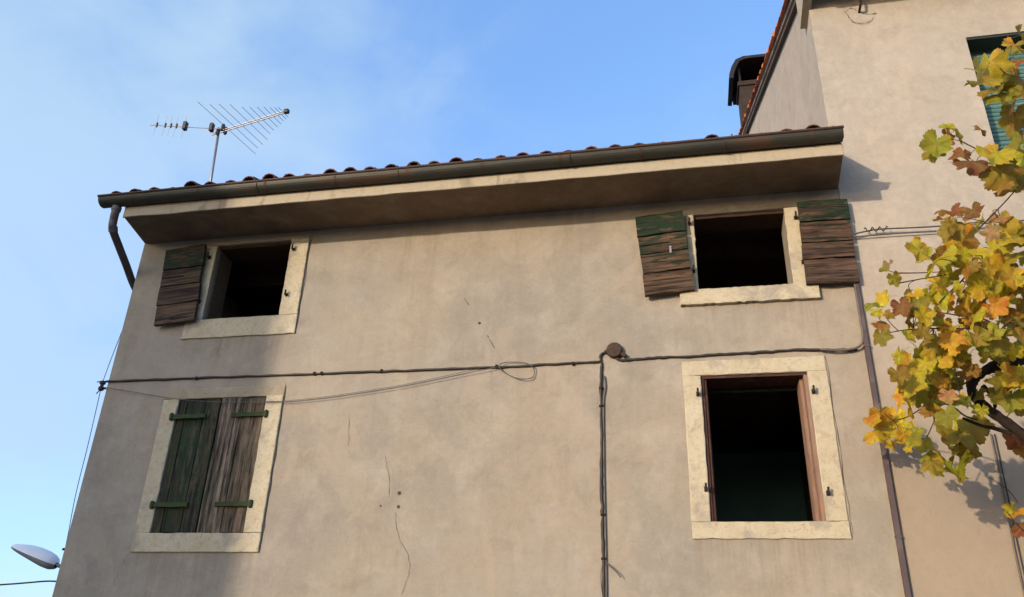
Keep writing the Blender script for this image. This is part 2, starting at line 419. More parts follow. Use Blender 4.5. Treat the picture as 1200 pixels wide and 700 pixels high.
MAT['bark'] = simple('dark vine bark', (0.0396, 0.0251, 0.0185), (0.0172, 0.0112, 0.0092), 22, 0.9, 0, 0.2, 0.9, False, (1, 1, 1))
MAT['cane'] = simple('brown vine cane', (0.0627, 0.0330, 0.0231), (0.0363, 0.0211, 0.0172), 22, 0.8, 0, 0.2, 0.4)
MAT['lamp_shell'] = simple('pale grey lamp shell', (0.72, 0.72, 0.74), (0.66, 0.66, 0.69), 4, 0.35, 0.0, 0.5, 0)
MAT['lamp_under'] = simple('lamp tray', (0.26, 0.25, 0.26), (0.20, 0.19, 0.20), 6, 0.5, 0.1, 0.4, 0)
MAT['steel'] = simple('galvanised steel', (0.1452, 0.1518, 0.1716), (0.1056, 0.1122, 0.1254), 6, 0.5, 0.5, 0.5, 0)
MAT['hood'] = simple('sooty sheet hood', (0.0145, 0.0145, 0.0172), (0.0264, 0.0238, 0.0224), 5, 0.5, 0.4, 0.4, 0.1, third=(0.0495, 0.0363, 0.0297))
MAT['stack'] = simple('sooty brown render', (0.045, 0.032, 0.024), (0.028, 0.02, 0.016), 6, 0.9, 0, 0.2, 0.4, third=(0.07, 0.045, 0.032))
MAT['mortar'] = simple('pale mortar', (0.3696, 0.3168, 0.2508), (0.2970, 0.2442, 0.1848), 12, 0.92, 0, 0.2, 0.6)
MAT['timber'] = simple('dark eave timber', (0.1122, 0.0759, 0.0495), (0.0693, 0.0462, 0.0330), 6, 0.85, 0, 0.2, 0.4, False, (1, 1, 6))
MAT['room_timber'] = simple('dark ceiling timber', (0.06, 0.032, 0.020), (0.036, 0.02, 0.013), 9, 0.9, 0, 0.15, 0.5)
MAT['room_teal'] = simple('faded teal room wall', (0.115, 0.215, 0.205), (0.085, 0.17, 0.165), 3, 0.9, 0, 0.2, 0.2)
MAT['rail'] = simple('dark teal rail', (0.007, 0.013, 0.012), (0.005, 0.010, 0.010), 8, 0.8, 0, 0.2, 0.2)
MAT['crack'] = simple('dark crack and edge shade', (0.0561, 0.0429, 0.0330), (0.0858, 0.0660, 0.0515), 30, 0.95, 0, 0.1, 0)
MAT['asphalt'] = simple('asphalt', (0.0363, 0.0350, 0.0330), (0.0495, 0.0462, 0.0429), 3, 0.9, 0, 0.3, 0.4)
MAT['paving'] = simple('dusty courtyard ground', (0.23, 0.20, 0.16), (0.17, 0.145, 0.115), 1.4, 0.95, 0, 0.2, 0.5, third=(0.0594, 0.0660, 0.0330))
MAT['house_far'] = simple('ochre house render', (0.2772, 0.2178, 0.1452), (0.2376, 0.1782, 0.1188), 1.2, 0.92, 0, 0.2, 0.2)
def slat_mat():
    m = M('faded teal blind slat', 0.6, 0.35)
    oi = m.new('ShaderNodeObjectInfo')
    c = m.mix(oi.outputs['Random'], (0.050, 0.130, 0.125), (0.095, 0.195, 0.175))
    c = m.mix(m.rng(m.noise(m.coord('pos', (6, 6, 30)), 1.5, 5, 0.6), 0.5, 0.75, 0, 0.6), c, (0.17, 0.205, 0.17))
    m.color(c); return m.m
MAT['slat'] = slat_mat()
def leaf_mat():
    m = M('autumn vine leaf', 0.55, 0.35)
    oi = m.new('ShaderNodeObjectInfo')
    tc = m.new('ShaderNodeTexCoord').outputs['Object']
    off = m.new('ShaderNodeVectorMath', operation='MULTIPLY_ADD')
    m.link(oi.outputs['Random'], off.inputs[0]); off.inputs[1].default_value = (31, 17, 23); m.link(tc, off.inputs[2])
    n1 = m.noise(off.outputs[0], 1.3, 5, 0.6, 0.6); n2 = m.noise(off.outputs[0], 4.5, 6, 0.65, 0.4)
    ln = m.new('ShaderNodeVectorMath', operation='LENGTH'); m.link(tc, ln.inputs[0])
    hv = m.new('ShaderNodeHueSaturation'); m.link(oi.outputs['Color'], hv.inputs['Color'])
    m.link(m.rng(n1, 0.3, 0.7, 0.465, 0.540), hv.inputs['Hue']); m.link(m.rng(n2, 0.25, 0.75, 0.72, 1.2), hv.inputs['Value'])
    c = hv.outputs[0]
    edge = m.rng(m.math('ADD', ln.outputs['Value'], m.math('MULTIPLY', n2, 0.9)), 0.93, 1.18, 0, 0.85)
    c = m.mix(edge, c, (0.09, 0.036, 0.012))
    c = m.mix(m.rng(m.noise(off.outputs[0], 2.6, 4, 0.6, 1.0), 0.56, 0.72, 0, 0.65), c, (0.17, 0.075, 0.015))
    at = m.new('ShaderNodeAttribute'); at.attribute_name = 'vein'
    c = m.mix(m.math('MULTIPLY', at.outputs['Fac'], 0.16), c, (0.32, 0.26, 0.08))
    tr = m.new('ShaderNodeBsdfTranslucent'); m.link(c, tr.inputs['Color'])
    m.color(c)
    mx = m.new('ShaderNodeMixShader'); mx.inputs[0].default_value = 0.45
    m.link(m.b.outputs[0], mx.inputs[1]); m.link(tr.outputs[0], mx.inputs[2])
    m.link(mx.outputs[0], m.n['Material Output'].inputs['Surface'])
    m.bump(n2, 0.35, 0.05)
    return m.m
MAT['leaf'] = leaf_mat()
MAT['frame_dark'] = simple('dark red brown window wood', (0.075, 0.030, 0.020), (0.040, 0.018, 0.014), 10, 0.8, 0, 0.25, 0.4, False, (1, 1, 1), third=(0.11, 0.06, 0.045))
MAT['blind_box'] = simple('dark green grey box', (0.030, 0.036, 0.030), (0.022, 0.028, 0.026), 10, 0.7, 0, 0.3, 0.2)

LEAVES = """2.609 -2.131 6.123 0.192 o;2.757 -1.952 6.36 0.173 b;2.189 -2.464 5.595 0.25 yg;2.416 -2.117 5.676 0.2 ol;2.458 -2.217 5.534 0.232 b;2.554 -2.159 5.717 0.186 ol;2.283 -2.323 5.062 0.262 y;2.178 -2.391 4.832 0.238 ol;2.344 -2.134 4.875 0.206 b;2.503 -1.992 5.186 0.245 yg;2.585 -1.93 5.449 0.214 ol;2.134 -1.942 5.533 0.192 yg;1.831 -2.365 5.126 0.189 g;2.05 -1.939 5.427 0.115 r;2.08 -1.98 5.263 0.088 b;2.036 -2.313 4.991 0.211 r;2.119 -2.398 5.205 0.105 b;2.152 -2.444 4.706 0.112 b;2.321 -2.311 5.817 0.247 yg;2.399 -2.1 5.763 0.24 ol;2.543 -2.022 5.874 0.231 ol;2.55 -2.211 5.904 0.213 b;2.667 -1.934 6.252 0.199 ol;2.338 -2.007 5.915 0.156 ol;2.293 -2.275 4.94 0.244 ol;2.143 -2.454 4.929 0.227 yg;2.343 -2.37 5.064 0.208 ol;2.076 -1.952 5.492 0.141 b;1.816 -2.287 5.126 0.143 g;2.112 -2.046 5.251 0.149 r;2.167 -2.034 5.104 0.147 r;2.552 -1.95 5.593 0.228 ol;1.859 -2.138 4.731 0.101 b;1.888 -1.966 4.756 0.11 o;1.892 -2.29 4.648 0.103 r;2.111 -1.962 4.809 0.134 r;2.182 -2.175 4.618 0.139 p;2.032 -2.381 4.404 0.11 p;1.56 -2.436 4.265 0.176 yg;1.731 -1.927 4.464 0.114 yg;1.653 -2.115 4.47 0.131 o;1.67 -2.398 4.202 0.252 y;1.861 -1.948 4.451 0.165 b;1.881 -2.127 4.571 0.164 ol;1.847 -2.226 4.563 0.123 ol;2.019 -1.92 4.589 0.265 y;1.857 -2.226 4.319 0.215 yg;1.825 -2.398 4.231 0.129 yg;1.883 -2.29 4.224 0.149 yg;1.834 -2.43 4.13 0.14 b;1.983 -2.091 4.25 0.095 y;1.95 -2.208 4.256 0.106 b;2.087 -2.049 4.633 0.142 g;1.845 -1.95 4.341 0.178 yg;1.815 -2.104 4.328 0.119 yg;1.825 -2.119 4.236 0.129 yg;2.133 -2.067 4.404 0.231 yg;2.117 -2.19 4.291 0.163 y;2.137 -2.184 4.212 0.246 y;2.084 -2.384 4.059 0.158 o;2.251 -2.155 4.471 0.24 yg;2.148 -2.37 4.34 0.171 yg;2.308 -2.078 4.553 0.18 yg;2.245 -1.928 4.573 0.167 ol;2.205 -2.173 4.489 0.127 ol;2.172 -2.247 4.066 0.191 b;2.105 -2.48 4.005 0.11 y;2.274 -1.94 4.223 0.117 y;1.975 -2.172 4.104 0.212 yg;1.909 -2.283 4.052 0.164 yg;1.881 -2.392 3.993 0.139 yg;2.061 -2.266 4.015 0.185 y;2.035 -2.266 4.061 0.107 yg;2.108 -2.27 4.006 0.117 b;2.201 -2.238 4.305 0.201 g;2.201 -2.146 4.294 0.131 ol;2.391 -1.929 4.46 0.139 g;2.025 -2.205 4.197 0.19 y;1.989 -2.316 4.189 0.132 y;1.469 -2.017 4.394 0.101 p;1.368 -2.473 4.068 0.092 ol;1.393 -2.182 4.28 0.069 ol;1.249 -2.327 3.958 0.122 g;1.428 -1.956 4.167 0.13 y;1.415 -2.042 4.012 0.081 ol;1.264 -2.342 3.729 0.119 ol;1.27 -2.33 3.822 0.098 b;1.251 -2.393 3.873 0.076 yg;1.563 -1.926 4.213 0.083 ol;1.423 -2.316 3.934 0.132 r;1.569 -2.119 4.093 0.126 y;1.493 -2.142 3.924 0.135 b;1.511 -2.054 3.857 0.114 yg;1.542 -2.312 3.935 0.142 ol;1.536 -2.278 3.976 0.098 ol;1.666 -1.967 4.149 0.093 ol;1.606 -1.983 3.951 0.092 ol;1.645 -2.174 4.055 0.146 yg;1.736 -1.999 4.143 0.105 o;1.515 -2.214 3.958 0.112 o;1.739 -2.098 4.188 0.149 o;1.664 -2.478 4.007 0.102 o;1.759 -2.154 4.027 0.157 o;1.832 -1.935 4.151 0.097 o;1.792 -2.021 4.082 0.091 y;1.885 -2.037 4.125 0.126 ol;1.898 -2.108 3.99 0.202 y;1.807 -2.411 3.799 0.152 yg;1.913 -2.085 3.96 0.117 y;1.949 -2.235 3.983 0.121 p;1.941 -2.377 3.874 0.138 o;2.108 -2.063 4.065 0.089 o;2.011 -2.238 3.981 0.092 yg;1.755 -2.304 4.041 0.121 yg;1.726 -2.144 4.059 0.124 y;1.598 -2.206 3.829 0.176 g;1.508 -2.317 3.762 0.101 b;1.756 -1.952 3.975 0.127 b;1.74 -2.172 3.836 0.143 o;1.768 -1.934 3.972 0.114 o;1.905 -1.996 3.953 0.137 b;1.844 -2.159 3.929 0.074 b;1.871 -2.221 3.854 0.087 b;2.01 -1.941 3.954 0.126 yg;1.508 -2.42 3.822 0.117 yg;1.652 -2.183 3.933 0.122 ol;1.642 -2.176 3.749 0.154 ol;1.699 -2.1 3.725 0.102 yg;1.734 -2.205 3.739 0.196 o;1.843 -1.959 3.852 0.156 o;1.735 -2.314 3.707 0.14 o;1.92 -1.771 3.829 0.164 y;1.739 -2.112 3.642 0.093 y;1.775 -2.459 3.641 0.124 ol;1.734 -2.48 3.635 0.097 y;1.829 -2.424 3.639 0.082 ol;1.912 -2.393 3.662 0.208 g;1.921 -2.338 3.698 0.162 g;1.853 -2.462 3.659 0.125 g;2.19 -1.962 3.903 0.203 ol;2.243 -1.951 3.882 0.146 ol;2.016 -2.461 3.718 0.133 ol;2.231 -1.721 3.847 0.152 g;2.124 -2.039 3.709 0.111 y;2.154 -1.747 3.779 0.1 ol;1.872 -1.586 3.94 0.146 y;1.821 -1.682 3.841 0.079 y;1.809 -1.586 3.936 0.116 y;2.085 -1.72 3.861 0.141 ol;1.956 -2.201 3.718 0.086 yg;2.016 -2.453 3.62 0.143 ol;2.312 -1.733 3.86 0.128 ol;2.18 -2.121 3.942 0.155 b;2.214 -1.928 3.975 0.119 b;2.061 -2.28 3.85 0.106 b;1.47 -1.896 3.769 0.127 yg;1.575 -1.689 3.783 0.179 o;1.369 -2.143 3.54 0.121 ol;1.659 -1.696 3.859 0.155 yg;1.652 -1.86 3.732 0.103 yg;1.651 -1.992 3.759 0.136 yg;1.727 -1.569 3.922 0.098 o;1.732 -1.62 3.907 0.089 y;1.807 -1.619 3.781 0.143 yg;1.732 -1.978 3.66 0.1 yg;1.755 -2.071 3.668 0.155 y;1.691 -2.122 3.629 0.114 y;1.733 -1.966 3.674 0.109 y;1.826 -2.068 3.637 0.143 b;1.793 -2.134 3.667 0.097 yg;1.761 -2.14 3.628 0.108 b;2.032 -1.834 3.755 0.126 yg;1.568 -2.075 3.634 0.122 yg;1.481 -2.029 3.518 0.178 yg;1.659 -1.778 3.59 0.208 yg;1.695 -1.882 3.579 0.143 ol;1.795 -1.673 3.635 0.153 g;1.698 -1.885 3.513 0.098 g;1.53 -1.588 3.581 0.167 y;1.506 -1.792 3.428 0.172 y;1.533 -1.898 3.474 0.147 g;1.682 -1.621 3.623 0.107 g;1.558 -1.691 3.572 0.092 y;1.698 -1.679 3.465 0.186 b;1.701 -1.779 3.394 0.13 yg;1.541 -2.048 3.31 0.117 b;1.651 -2.091 3.404 0.108 p;1.918 -1.719 3.693 0.14 b;1.833 -2.095 3.576 0.094 b;1.754 -2.031 3.392 0.131 ol;1.726 -1.96 3.405 0.093 yg;1.781 -1.88 3.456 0.09 o;1.919 -1.677 3.446 0.161 yg;1.897 -1.9 3.367 0.087 yg;1.611 -2.138 3.25 0.149 ol;1.647 -1.966 3.357 0.115 o;1.681 -1.592 3.562 0.142 g;1.713 -1.612 3.607 0.105 y;1.648 -1.84 3.45 0.095 g;1.774 -1.612 3.74 0.155 yg;1.74 -1.916 3.622 0.095 yg;1.681 -1.955 3.567 0.113 o;1.661 -1.644 3.707 0.131 g;1.515 -1.616 3.66 0.12 o;1.832 -1.737 3.629 0.116 ol;2.004 -1.56 3.58 0.118 ol;2.015 -2.001 3.485 0.164 ol;2.136 -1.58 3.593 0.132 ol;2.117 -1.713 3.622 0.123 b;2.089 -1.9 3.431 0.187 ol;2.125 -1.787 3.42 0.119 ol;2.115 -2.038 3.519 0.163 yg;2.069 -2.036 3.514 0.114 yg;2.197 -1.859 3.559 0.123 yg;2.098 -1.649 3.509 0.127 yg;2.237 -1.576 3.487 0.139 b;2.217 -1.732 3.419 0.106 b;2.109 -1.864 3.619 0.124 o;1.546 -0.456 3.762 0.142 o;1.613 -0.443 3.794 0.184 o;1.543 -0.449 3.641 0.183 o;1.69 -0.364 3.676 0.142 y;1.741 -0.367 3.587 0.169 y;1.804 -0.37 3.737 0.156 y;1.757 -0.341 3.822 0.158 y;1.65 -0.336 3.73 0.172 o;1.664 -0.456 3.542 0.111 y;1.768 -0.456 3.625 0.126 o;1.706 -0.974 3.448 0.167 g;1.801 -0.817 3.451 0.144 yg;1.783 -0.728 3.593 0.121 y;1.716 -0.703 3.458 0.094 y;1.794 -0.966 3.26 0.165 g;1.89 -0.85 3.347 0.155 yg;1.794 -0.85 3.349 0.117 ol;1.999 -0.727 3.485 0.146 ol;2.029 -0.802 3.39 0.273 ol;2.044 -0.971 3.447 0.229 ol;2.156 -0.882 3.537 0.207 g;2.016 -0.858 3.27 0.243 ol;1.968 -0.847 3.216 0.179 g;2.28 -0.721 3.609 0.146 ol;2.006 -0.684 3.6 0.148 ol;2.124 -0.77 3.403 0.183 ol;1.899 -0.661 3.283 0.119 yg;2.125 -0.792 3.599 0.158 yg;2.421 -0.905 3.457 0.178 r;2.462 -0.892 3.388 0.152 b;2.501 -0.402 2.992 0.171 o;2.506 -0.407 2.888 0.157 r;2.456 -0.419 3.035 0.119 yg"""
CANES = [
    (0.034, [(2.428, -1.5, 3.138), (2.261, -1.5, 3.318), (2.138, -1.5, 3.442), (2.04, -1.5, 3.543), (1.999, -1.5, 3.645), (2.026, -1.5, 3.726), (2.105, -1.55, 3.775), (2.223, -1.6, 3.788), (2.366, -1.6, 3.826), (2.559, -1.6, 3.855)]),
    (0.017, [(2.072, -1.5, 3.68), (2.122, -1.5, 3.603), (2.124, -1.5, 3.528), (2.092, -1.5, 3.48)]),
    (0.016, [(2.203, -1.45, 3.346), (2.104, -1.45, 3.385), (2.027, -1.45, 3.406), (1.918, -1.45, 3.464)]),
    (0.007, [(2.024, -1.4, 3.465), (1.98, -1.3, 3.529), (1.939, -1.2, 3.634), (1.859, -1.0, 3.745), (1.83, -0.8, 3.743), (1.757, -0.6, 3.739), (1.689, -0.5, 3.759), (1.645, -0.45, 3.835)]),
    (0.006, [(2.006, -1.55, 3.722), (1.882, -1.55, 3.644), (1.751, -1.55, 3.593), (1.674, -1.55, 3.533)]),
    (0.02, [(2.052, -1.6, 3.745), (2.147, -1.6, 3.811), (2.263, -1.6, 3.85), (2.441, -1.6, 3.925)]),
    (0.008, [(2.231, -2.1, 3.937), (2.163, -2.1, 4.095), (2.081, -2.1, 4.196), (2.042, -2.1, 4.393)]),
    (0.007, [(2.049, -2.1, 3.838), (1.974, -2.1, 3.922), (1.852, -2.1, 3.953), (1.703, -2.1, 3.993)]),
    (0.006, [(2.036, -2.1, 3.851), (1.785, -2.1, 3.871), (1.526, -2.1, 3.879), (1.376, -2.1, 3.863)]),
    (0.006, [(1.925, -2.15, 4.271), (1.875, -2.15, 4.197), (1.762, -2.15, 4.097), (1.7, -2.15, 4.039)]),
    (0.006, [(2.029, -2.2, 4.549), (2.146, -2.2, 4.66), (2.266, -2.2, 4.778), (2.418, -2.2, 4.943)]),
    (0.005, [(1.46, -2.2, 4.252), (1.592, -2.2, 4.243), (1.724, -2.2, 4.24)]),
    (0.005, [(1.464, -2.2, 4.175), (1.611, -2.2, 4.197), (1.772, -2.2, 4.217)]),
    (0.005, [(2.048, -2.25, 5.222), (2.123, -2.25, 5.155), (2.195, -2.25, 5.103), (2.287, -2.25, 5.029), (2.402, -2.25, 4.946)]),
    (0.005, [(2.528, -2.3, 5.473), (2.478, -2.3, 5.749), (2.464, -2.3, 5.87)]),
    (0.005, [(2.388, -2.3, 5.801), (2.43, -2.3, 5.732), (2.547, -2.3, 5.685)]),
    (0.005, [(1.832, -0.8, 3.502), (1.892, -0.8, 3.603), (1.947, -0.8, 3.705)]),
    (0.004, [(2.18, -0.85, 3.647), (2.101, -0.85, 3.548), (2.052, -0.85, 3.449)]),
    (0.004, [(2.311, -1.7, 3.721), (2.174, -1.7, 3.696), (2.065, -1.7, 3.682)]),
    (0.004, [(2.257, -1.9, 3.767), (2.102, -1.9, 3.762), (2.053, -1.9, 3.777)]),
    (0.004, [(2.128, -2.1, 4.098), (2.114, -2.1, 4.005), (2.096, -2.1, 3.896)]),
    (0.006, [(2.704, -0.45, 2.761), (2.496, -0.45, 2.874), (2.432, -0.45, 2.964), (2.407, -0.45, 3.016)]),
    (0.004, [(2.498, -0.45, 3.08), (2.453, -0.45, 3.179), (2.34, -0.45, 3.281)]),
]

# ---------------------------------------------------------------- ground
g = build('ground', ([(-1500, -1500, 0), (1500, -1500, 0), (1500, 1500, 0), (-1500, 1500, 0)], [(0, 1, 2, 3)]), MAT['paving'])
tag(g, 'dusty courtyard ground in front of the house', kind='structure')

def wall_mesh(x0, x1, z0, z1, yf, yb, holes):
    xs = sorted({x0, x1} | {h[0] for h in holes} | {h[1] for h in holes})
    zs = sorted({z0, z1} | {h[2] for h in holes} | {h[3] for h in holes})
    V, F = [], []
    def q(a, b, c, d):
        n = len(V); V.extend([a, b, c, d]); F.append((n, n + 1, n + 2, n + 3))
    for i in range(len(xs) - 1):
        for k in range(len(zs) - 1):
            a, b, c, d = xs[i], xs[i + 1], zs[k], zs[k + 1]
            mx, mz = (a + b) / 2, (c + d) / 2
            if any(h[0] < mx < h[1] and h[2] < mz < h[3] for h in holes): continue
            q((a, yf, c), (b, yf, c), (b, yf, d), (a, yf, d))
            q((b, yb, c), (a, yb, c), (a, yb, d), (b, yb, d))
    for a, b, c, d in holes:
        q((a, yf, c), (a, yf, d), (a, yb, d), (a, yb, c))
        q((b, yf, d), (b, yf, c), (b, yb, c), (b, yb, d))
        q((a, yf, d), (b, yf, d), (b, yb, d), (a, yb, d))
        q((b, yf, c), (a, yf, c), (a, yb, c), (b, yb, c))
    q((x0, yb, z0), (x0, yf, z0), (x0, yf, z1), (x0, yb, z1))
    q((x1, yf, z0), (x1, yb, z0), (x1, yb, z1), (x1, yf, z1))
    q((x0, yf, z1), (x1, yf, z1), (x1, yb, z1), (x0, yb, z1))
    return V, F

# ================================================================ the old house
WT = 0.34
UL = (-5.20, -4.262, 5.28, 6.232)
LL = (-5.262, -4.238, 2.950, 4.350)
UR = (0.232, 1.128, 5.284, 6.162)
LR = (0.190, 1.146, 3.035, 4.390)
house = tag(empty('house', (-2.25, 0, 0)), 'old two storey beige plastered house with deep eave, four windows and peeling shutters', 'house')
wall = build('wall', wall_mesh(-6.19, 1.676, 0, 6.343, 0, WT, [UL, LL, UR, LR]), MAT['plaster'], house)
build('side_wall', hull_prism([(WT, 0), (WT, 6.343), (4.0, 8.02), (8.2, 6.3), (8.2, 0)][::-1], -6.19, -5.85), MAT['plaster'], house)
build('rear_wall', box(-5.85, 1.676, 7.86, 8.2, 0, 6.3), MAT['plaster'], house)
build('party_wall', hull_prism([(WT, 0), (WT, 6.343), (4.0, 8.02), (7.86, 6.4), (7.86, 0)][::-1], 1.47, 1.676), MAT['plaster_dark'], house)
# rooms
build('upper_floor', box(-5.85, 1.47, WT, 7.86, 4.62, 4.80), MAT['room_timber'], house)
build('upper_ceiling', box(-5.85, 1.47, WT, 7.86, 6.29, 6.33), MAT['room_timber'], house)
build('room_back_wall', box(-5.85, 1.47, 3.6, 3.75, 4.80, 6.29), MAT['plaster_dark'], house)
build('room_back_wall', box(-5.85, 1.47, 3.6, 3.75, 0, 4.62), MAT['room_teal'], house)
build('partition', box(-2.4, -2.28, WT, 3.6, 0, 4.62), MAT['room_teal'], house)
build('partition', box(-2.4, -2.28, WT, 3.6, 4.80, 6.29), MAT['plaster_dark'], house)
for y in (0.9, 1.7, 2.5, 3.3):
    build('ceiling_beam', box(-5.85, 1.47, y, y + 0.13, 6.15, 6.288), MAT['room_timber'], house)
# timber lintels over the upper openings, seen from below
for (a, b, c, d) in (UL, UR):
    build('timber_lintel', rough_slab(a + 0.004, b - 0.004, d - 0.035, d - 0.002, 0.03, WT - 0.005, 0.003, 0.12, 5), MAT['room_timber'], house)
build('inner_shutter_panel', box(-5.196, -5.176, 0.05, 0.30, 5.30, 6.19), MAT['timber'], house)

# --- stone surrounds
def stone(name, x0, x1, z0, z1, seed, yf=-0.014, yb=0.0, mat='stone', **kw):
    return build(name, rough_slab(x0, x1, z0, z1, yf, yb - 0.001 if yb == 0 else yb, seed=seed, **kw), MAT[mat], house)
def pintle(x, z, parent, side=1, y=-0.022):
    arm = tube([(x, y + 0.01, z), (x, y - 0.045, z)], 0.011, 6, curve=False)
    pin = tube([(x, y - 0.04, z - 0.016), (x + 0.002 * side, y - 0.043, z + 0.045)], 0.010, 6, curve=False)
    pl = box(x - 0.014, x + 0.014, y - 0.006, y + 0.004, z - 0.02, z + 0.022)
    return build('hinge_pin', merge(arm, pin, pl), MAT['iron'], parent)
# lower right window
stone('lintel', 0.025, 1.318, 4.391, 4.538, 11, jit=0.0018)
a = stone('jamb', 0.026, 0.189, 3.036, 4.390, 12, jit=0.0015)
b = stone('jamb', 1.147, 1.322, 3.036, 4.390, 13, jit=0.0015)
stone('sill', 0.026, 1.326, 2.890, 3.034, 14, yf=-0.020, jit=0.0015, chip=0.12)
for x, z, p in ((0.152, 4.203, a), (1.176, 4.19, b), (0.166, 3.317, a), (1.186, 3.27, b)): pintle(x, z, p)
# lower left window
stone('lintel', -5.445, -4.050, 4.351, 4.462, 21, mat='stone_band', yf=-0.012)
a = stone('jamb', -5.440, -5.263, 2.951, 4.350, 22, jit=0.0018)
b = stone('jamb', -4.237, -4.050, 2.951, 4.350, 23, jit=0.0015, yf=-0.026)
stone('sill', -5.425, -4.050, 2.768, 2.949, 24, yf=-0.026, jit=0.0015, chip=0.06)
# upper right window
stone('lintel', 0.040, 1.262, 6.163, 6.236, 31, mat='stone_band', yf=-0.010)
a = stone('jamb', 0.150, 0.231, 5.266, 6.162, 32, jit=0.003)
b = stone('jamb', 1.129, 1.262, 5.284, 6.162, 33, jit=0.003)
stone('sill', 0.045, 1.352, 5.118, 5.282, 34, yf=-0.050, yb=0.10, jit=0.0018, chip=0.25, step=0.035)
for x, z, p in ((0.186, 6.05, a), (1.226, 6.03, b), (0.192, 5.50, a), (1.240, 5.52, b)): pintle(x, z, p)
# upper left window
stone('lintel', -5.36, -4.046, 6.233, 6.305, 41, mat='stone_band', yf=-0.012)
a = stone('jamb', -5.345, -5.201, 5.281, 6.232, 42, jit=0.0018)
b = stone('jamb', -4.261, -4.043, 5.281, 6.232, 43, jit=0.0015, yf=-0.026)
stone('sill', -5.395, -4.041, 5.052, 5.279, 44, yf=-0.022, jit=0.0015, chip=0.08)
for x, z, p in ((-4.215, 6.09, b), (-4.205, 5.516, b), (-5.262, 6.07, a), (-5.268, 5.50, a)): pintle(x, z, p)

# --- timber lining of the lower right window
lin = build('window_frame', merge(
    box(0.190, 0.214, 0.012, 0.30, 3.037, 4.364), box(0.190, 1.145, 0.010, 0.30, 4.365, 4.389), box(0.215, 0.238, 0.03, 0.30, 3.037, 4.364)), MAT['frame_dark'], house)
build('lining_board', box(1.112, 1.145, 0.004, 0.30, 3.037, 4.363), MAT['frame_wood'], lin)
build('stop_bead', box(1.082, 1.111, 0.10, 0.30, 3.037, 4.360), MAT['frame_wood'], lin)
build('stop_bead', box(0.239, 0.255, 0.20, 0.30, 3.037, 4.344), MAT['frame_dark'], lin)
build('inner_rail', box(0.256, 1.077, 0.30, 0.335, 4.318, 4.343), MAT['rail'], lin)

# --- shutters
def plank(parent, cx, cz, w, h, yf, th, vertical, rot, tint, paint, seed, mat='wood', jag=0.004):
    """one board, local X along its length"""
    L, Wd = (h, w) if vertical else (w, h)
    rn = random.Random(seed)
    n = 6
    V, F = [], []
    for i in range(n + 1):
        x = -L / 2 + L * i / n
        jz0, jz1 = rn.gauss(0, jag * 0.6), rn.gauss(0, jag * 0.6)
        ex = rn.gauss(0, jag * 1.5) if i in (0, n) else 0
        dy = rn.gauss(0, 0.0015)
        z0, z1 = -Wd / 2 + jz0, Wd / 2 + jz1
        c = 0.004
        V += [(x + ex, -th / 2 + c + dy, z0), (x + ex, -th / 2 + dy, z0 + c), (x + ex * 0.3, -th / 2 + dy, z1 - c), (x + ex * 0.3, -th / 2 + c + dy, z1), (x + ex * 0.3, th / 2, z1), (x + ex, th / 2, z0)]
    for i in range(n):
        for k in range(6):
            k2 = (k + 1) % 6
            F.append((i * 6 + k, (i + 1) * 6 + k, (i + 1) * 6 + k2, i * 6 + k2))
    F.append(tuple(range(6))); F.append(tuple(n * 6 + k for k in range(5, -1, -1)))
    o = build('plank', (V, F), MAT[mat], None, origin=(0, 0, 0))
    loc = Vector((cx, yf + th / 2, cz)); WORLD[o.name] = loc
    o.parent = parent; o.location = loc - WORLD[parent.name]
    o.rotation_euler = (0, rot - (math.pi / 2 if vertical else 0), 0)
    o.color = tint + (paint,)
    return o
def open_shutter(x0, x1, z0, z1, rot, rows, label, hinge_x, yf=-0.10):
    cx, cz = (x0 + x1) / 2, (z0 + z1) / 2
    w, h = x1 - x0, z1 - z0
    c, s = math.cos(rot), math.sin(rot)
    def rp(x, z): return (cx + (x - cx) * c + (z - cz) * s, cz - (x - cx) * s + (z - cz) * c)
    V, F = [], []
    for fx in (0.14, 0.80):
        a = x0 + w * fx
        bv, bf = box(a, a + 0.07, yf + 0.046, yf + 0.070, z0 + 0.03, z1 - 0.03)
        bv = [(rp(p[0], p[2])[0], p[1], rp(p[0], p[2])[1]) for p in bv]
        V, F = merge((V, F), (bv, bf))
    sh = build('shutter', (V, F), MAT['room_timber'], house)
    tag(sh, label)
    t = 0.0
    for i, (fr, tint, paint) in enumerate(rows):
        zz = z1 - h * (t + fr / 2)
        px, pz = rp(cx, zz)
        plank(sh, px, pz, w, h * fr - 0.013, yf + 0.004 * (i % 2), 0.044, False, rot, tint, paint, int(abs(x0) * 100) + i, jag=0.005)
        t += fr
    return sh, rp
BR = (0.105, 0.055, 0.031)
s1, rp = open_shutter(-0.328, 0.158, 5.235, 6.160, rad(-4.2), [(0.27, BR, 0.64), (0.23, BR, 0.56), (0.24, (0.112, 0.061, 0.033), 0.45), (0.26, (0.127, 0.069, 0.037), 0.30)],
    'small open shutter, dark green upper board and peeled brown boards below', 0.15)
x, z = rp(-0.02, 5.72)
build('latch', merge(box(x - 0.010, x + 0.010, -0.108, -0.099, z - 0.045, z + 0.03), lathe([(0.012, -0.004), (0.012, 0.004)], (x, -0.108, z + 0.02), 'y', 8)), MAT['alu'], s1)
x, z = rp(-0.19, 5.80)
build('latch_bar', tube([(x - 0.12, -0.104, z - 0.008), (x + 0.16, -0.104, z + 0.012)], 0.006, 6, curve=False), MAT['iron'], s1)
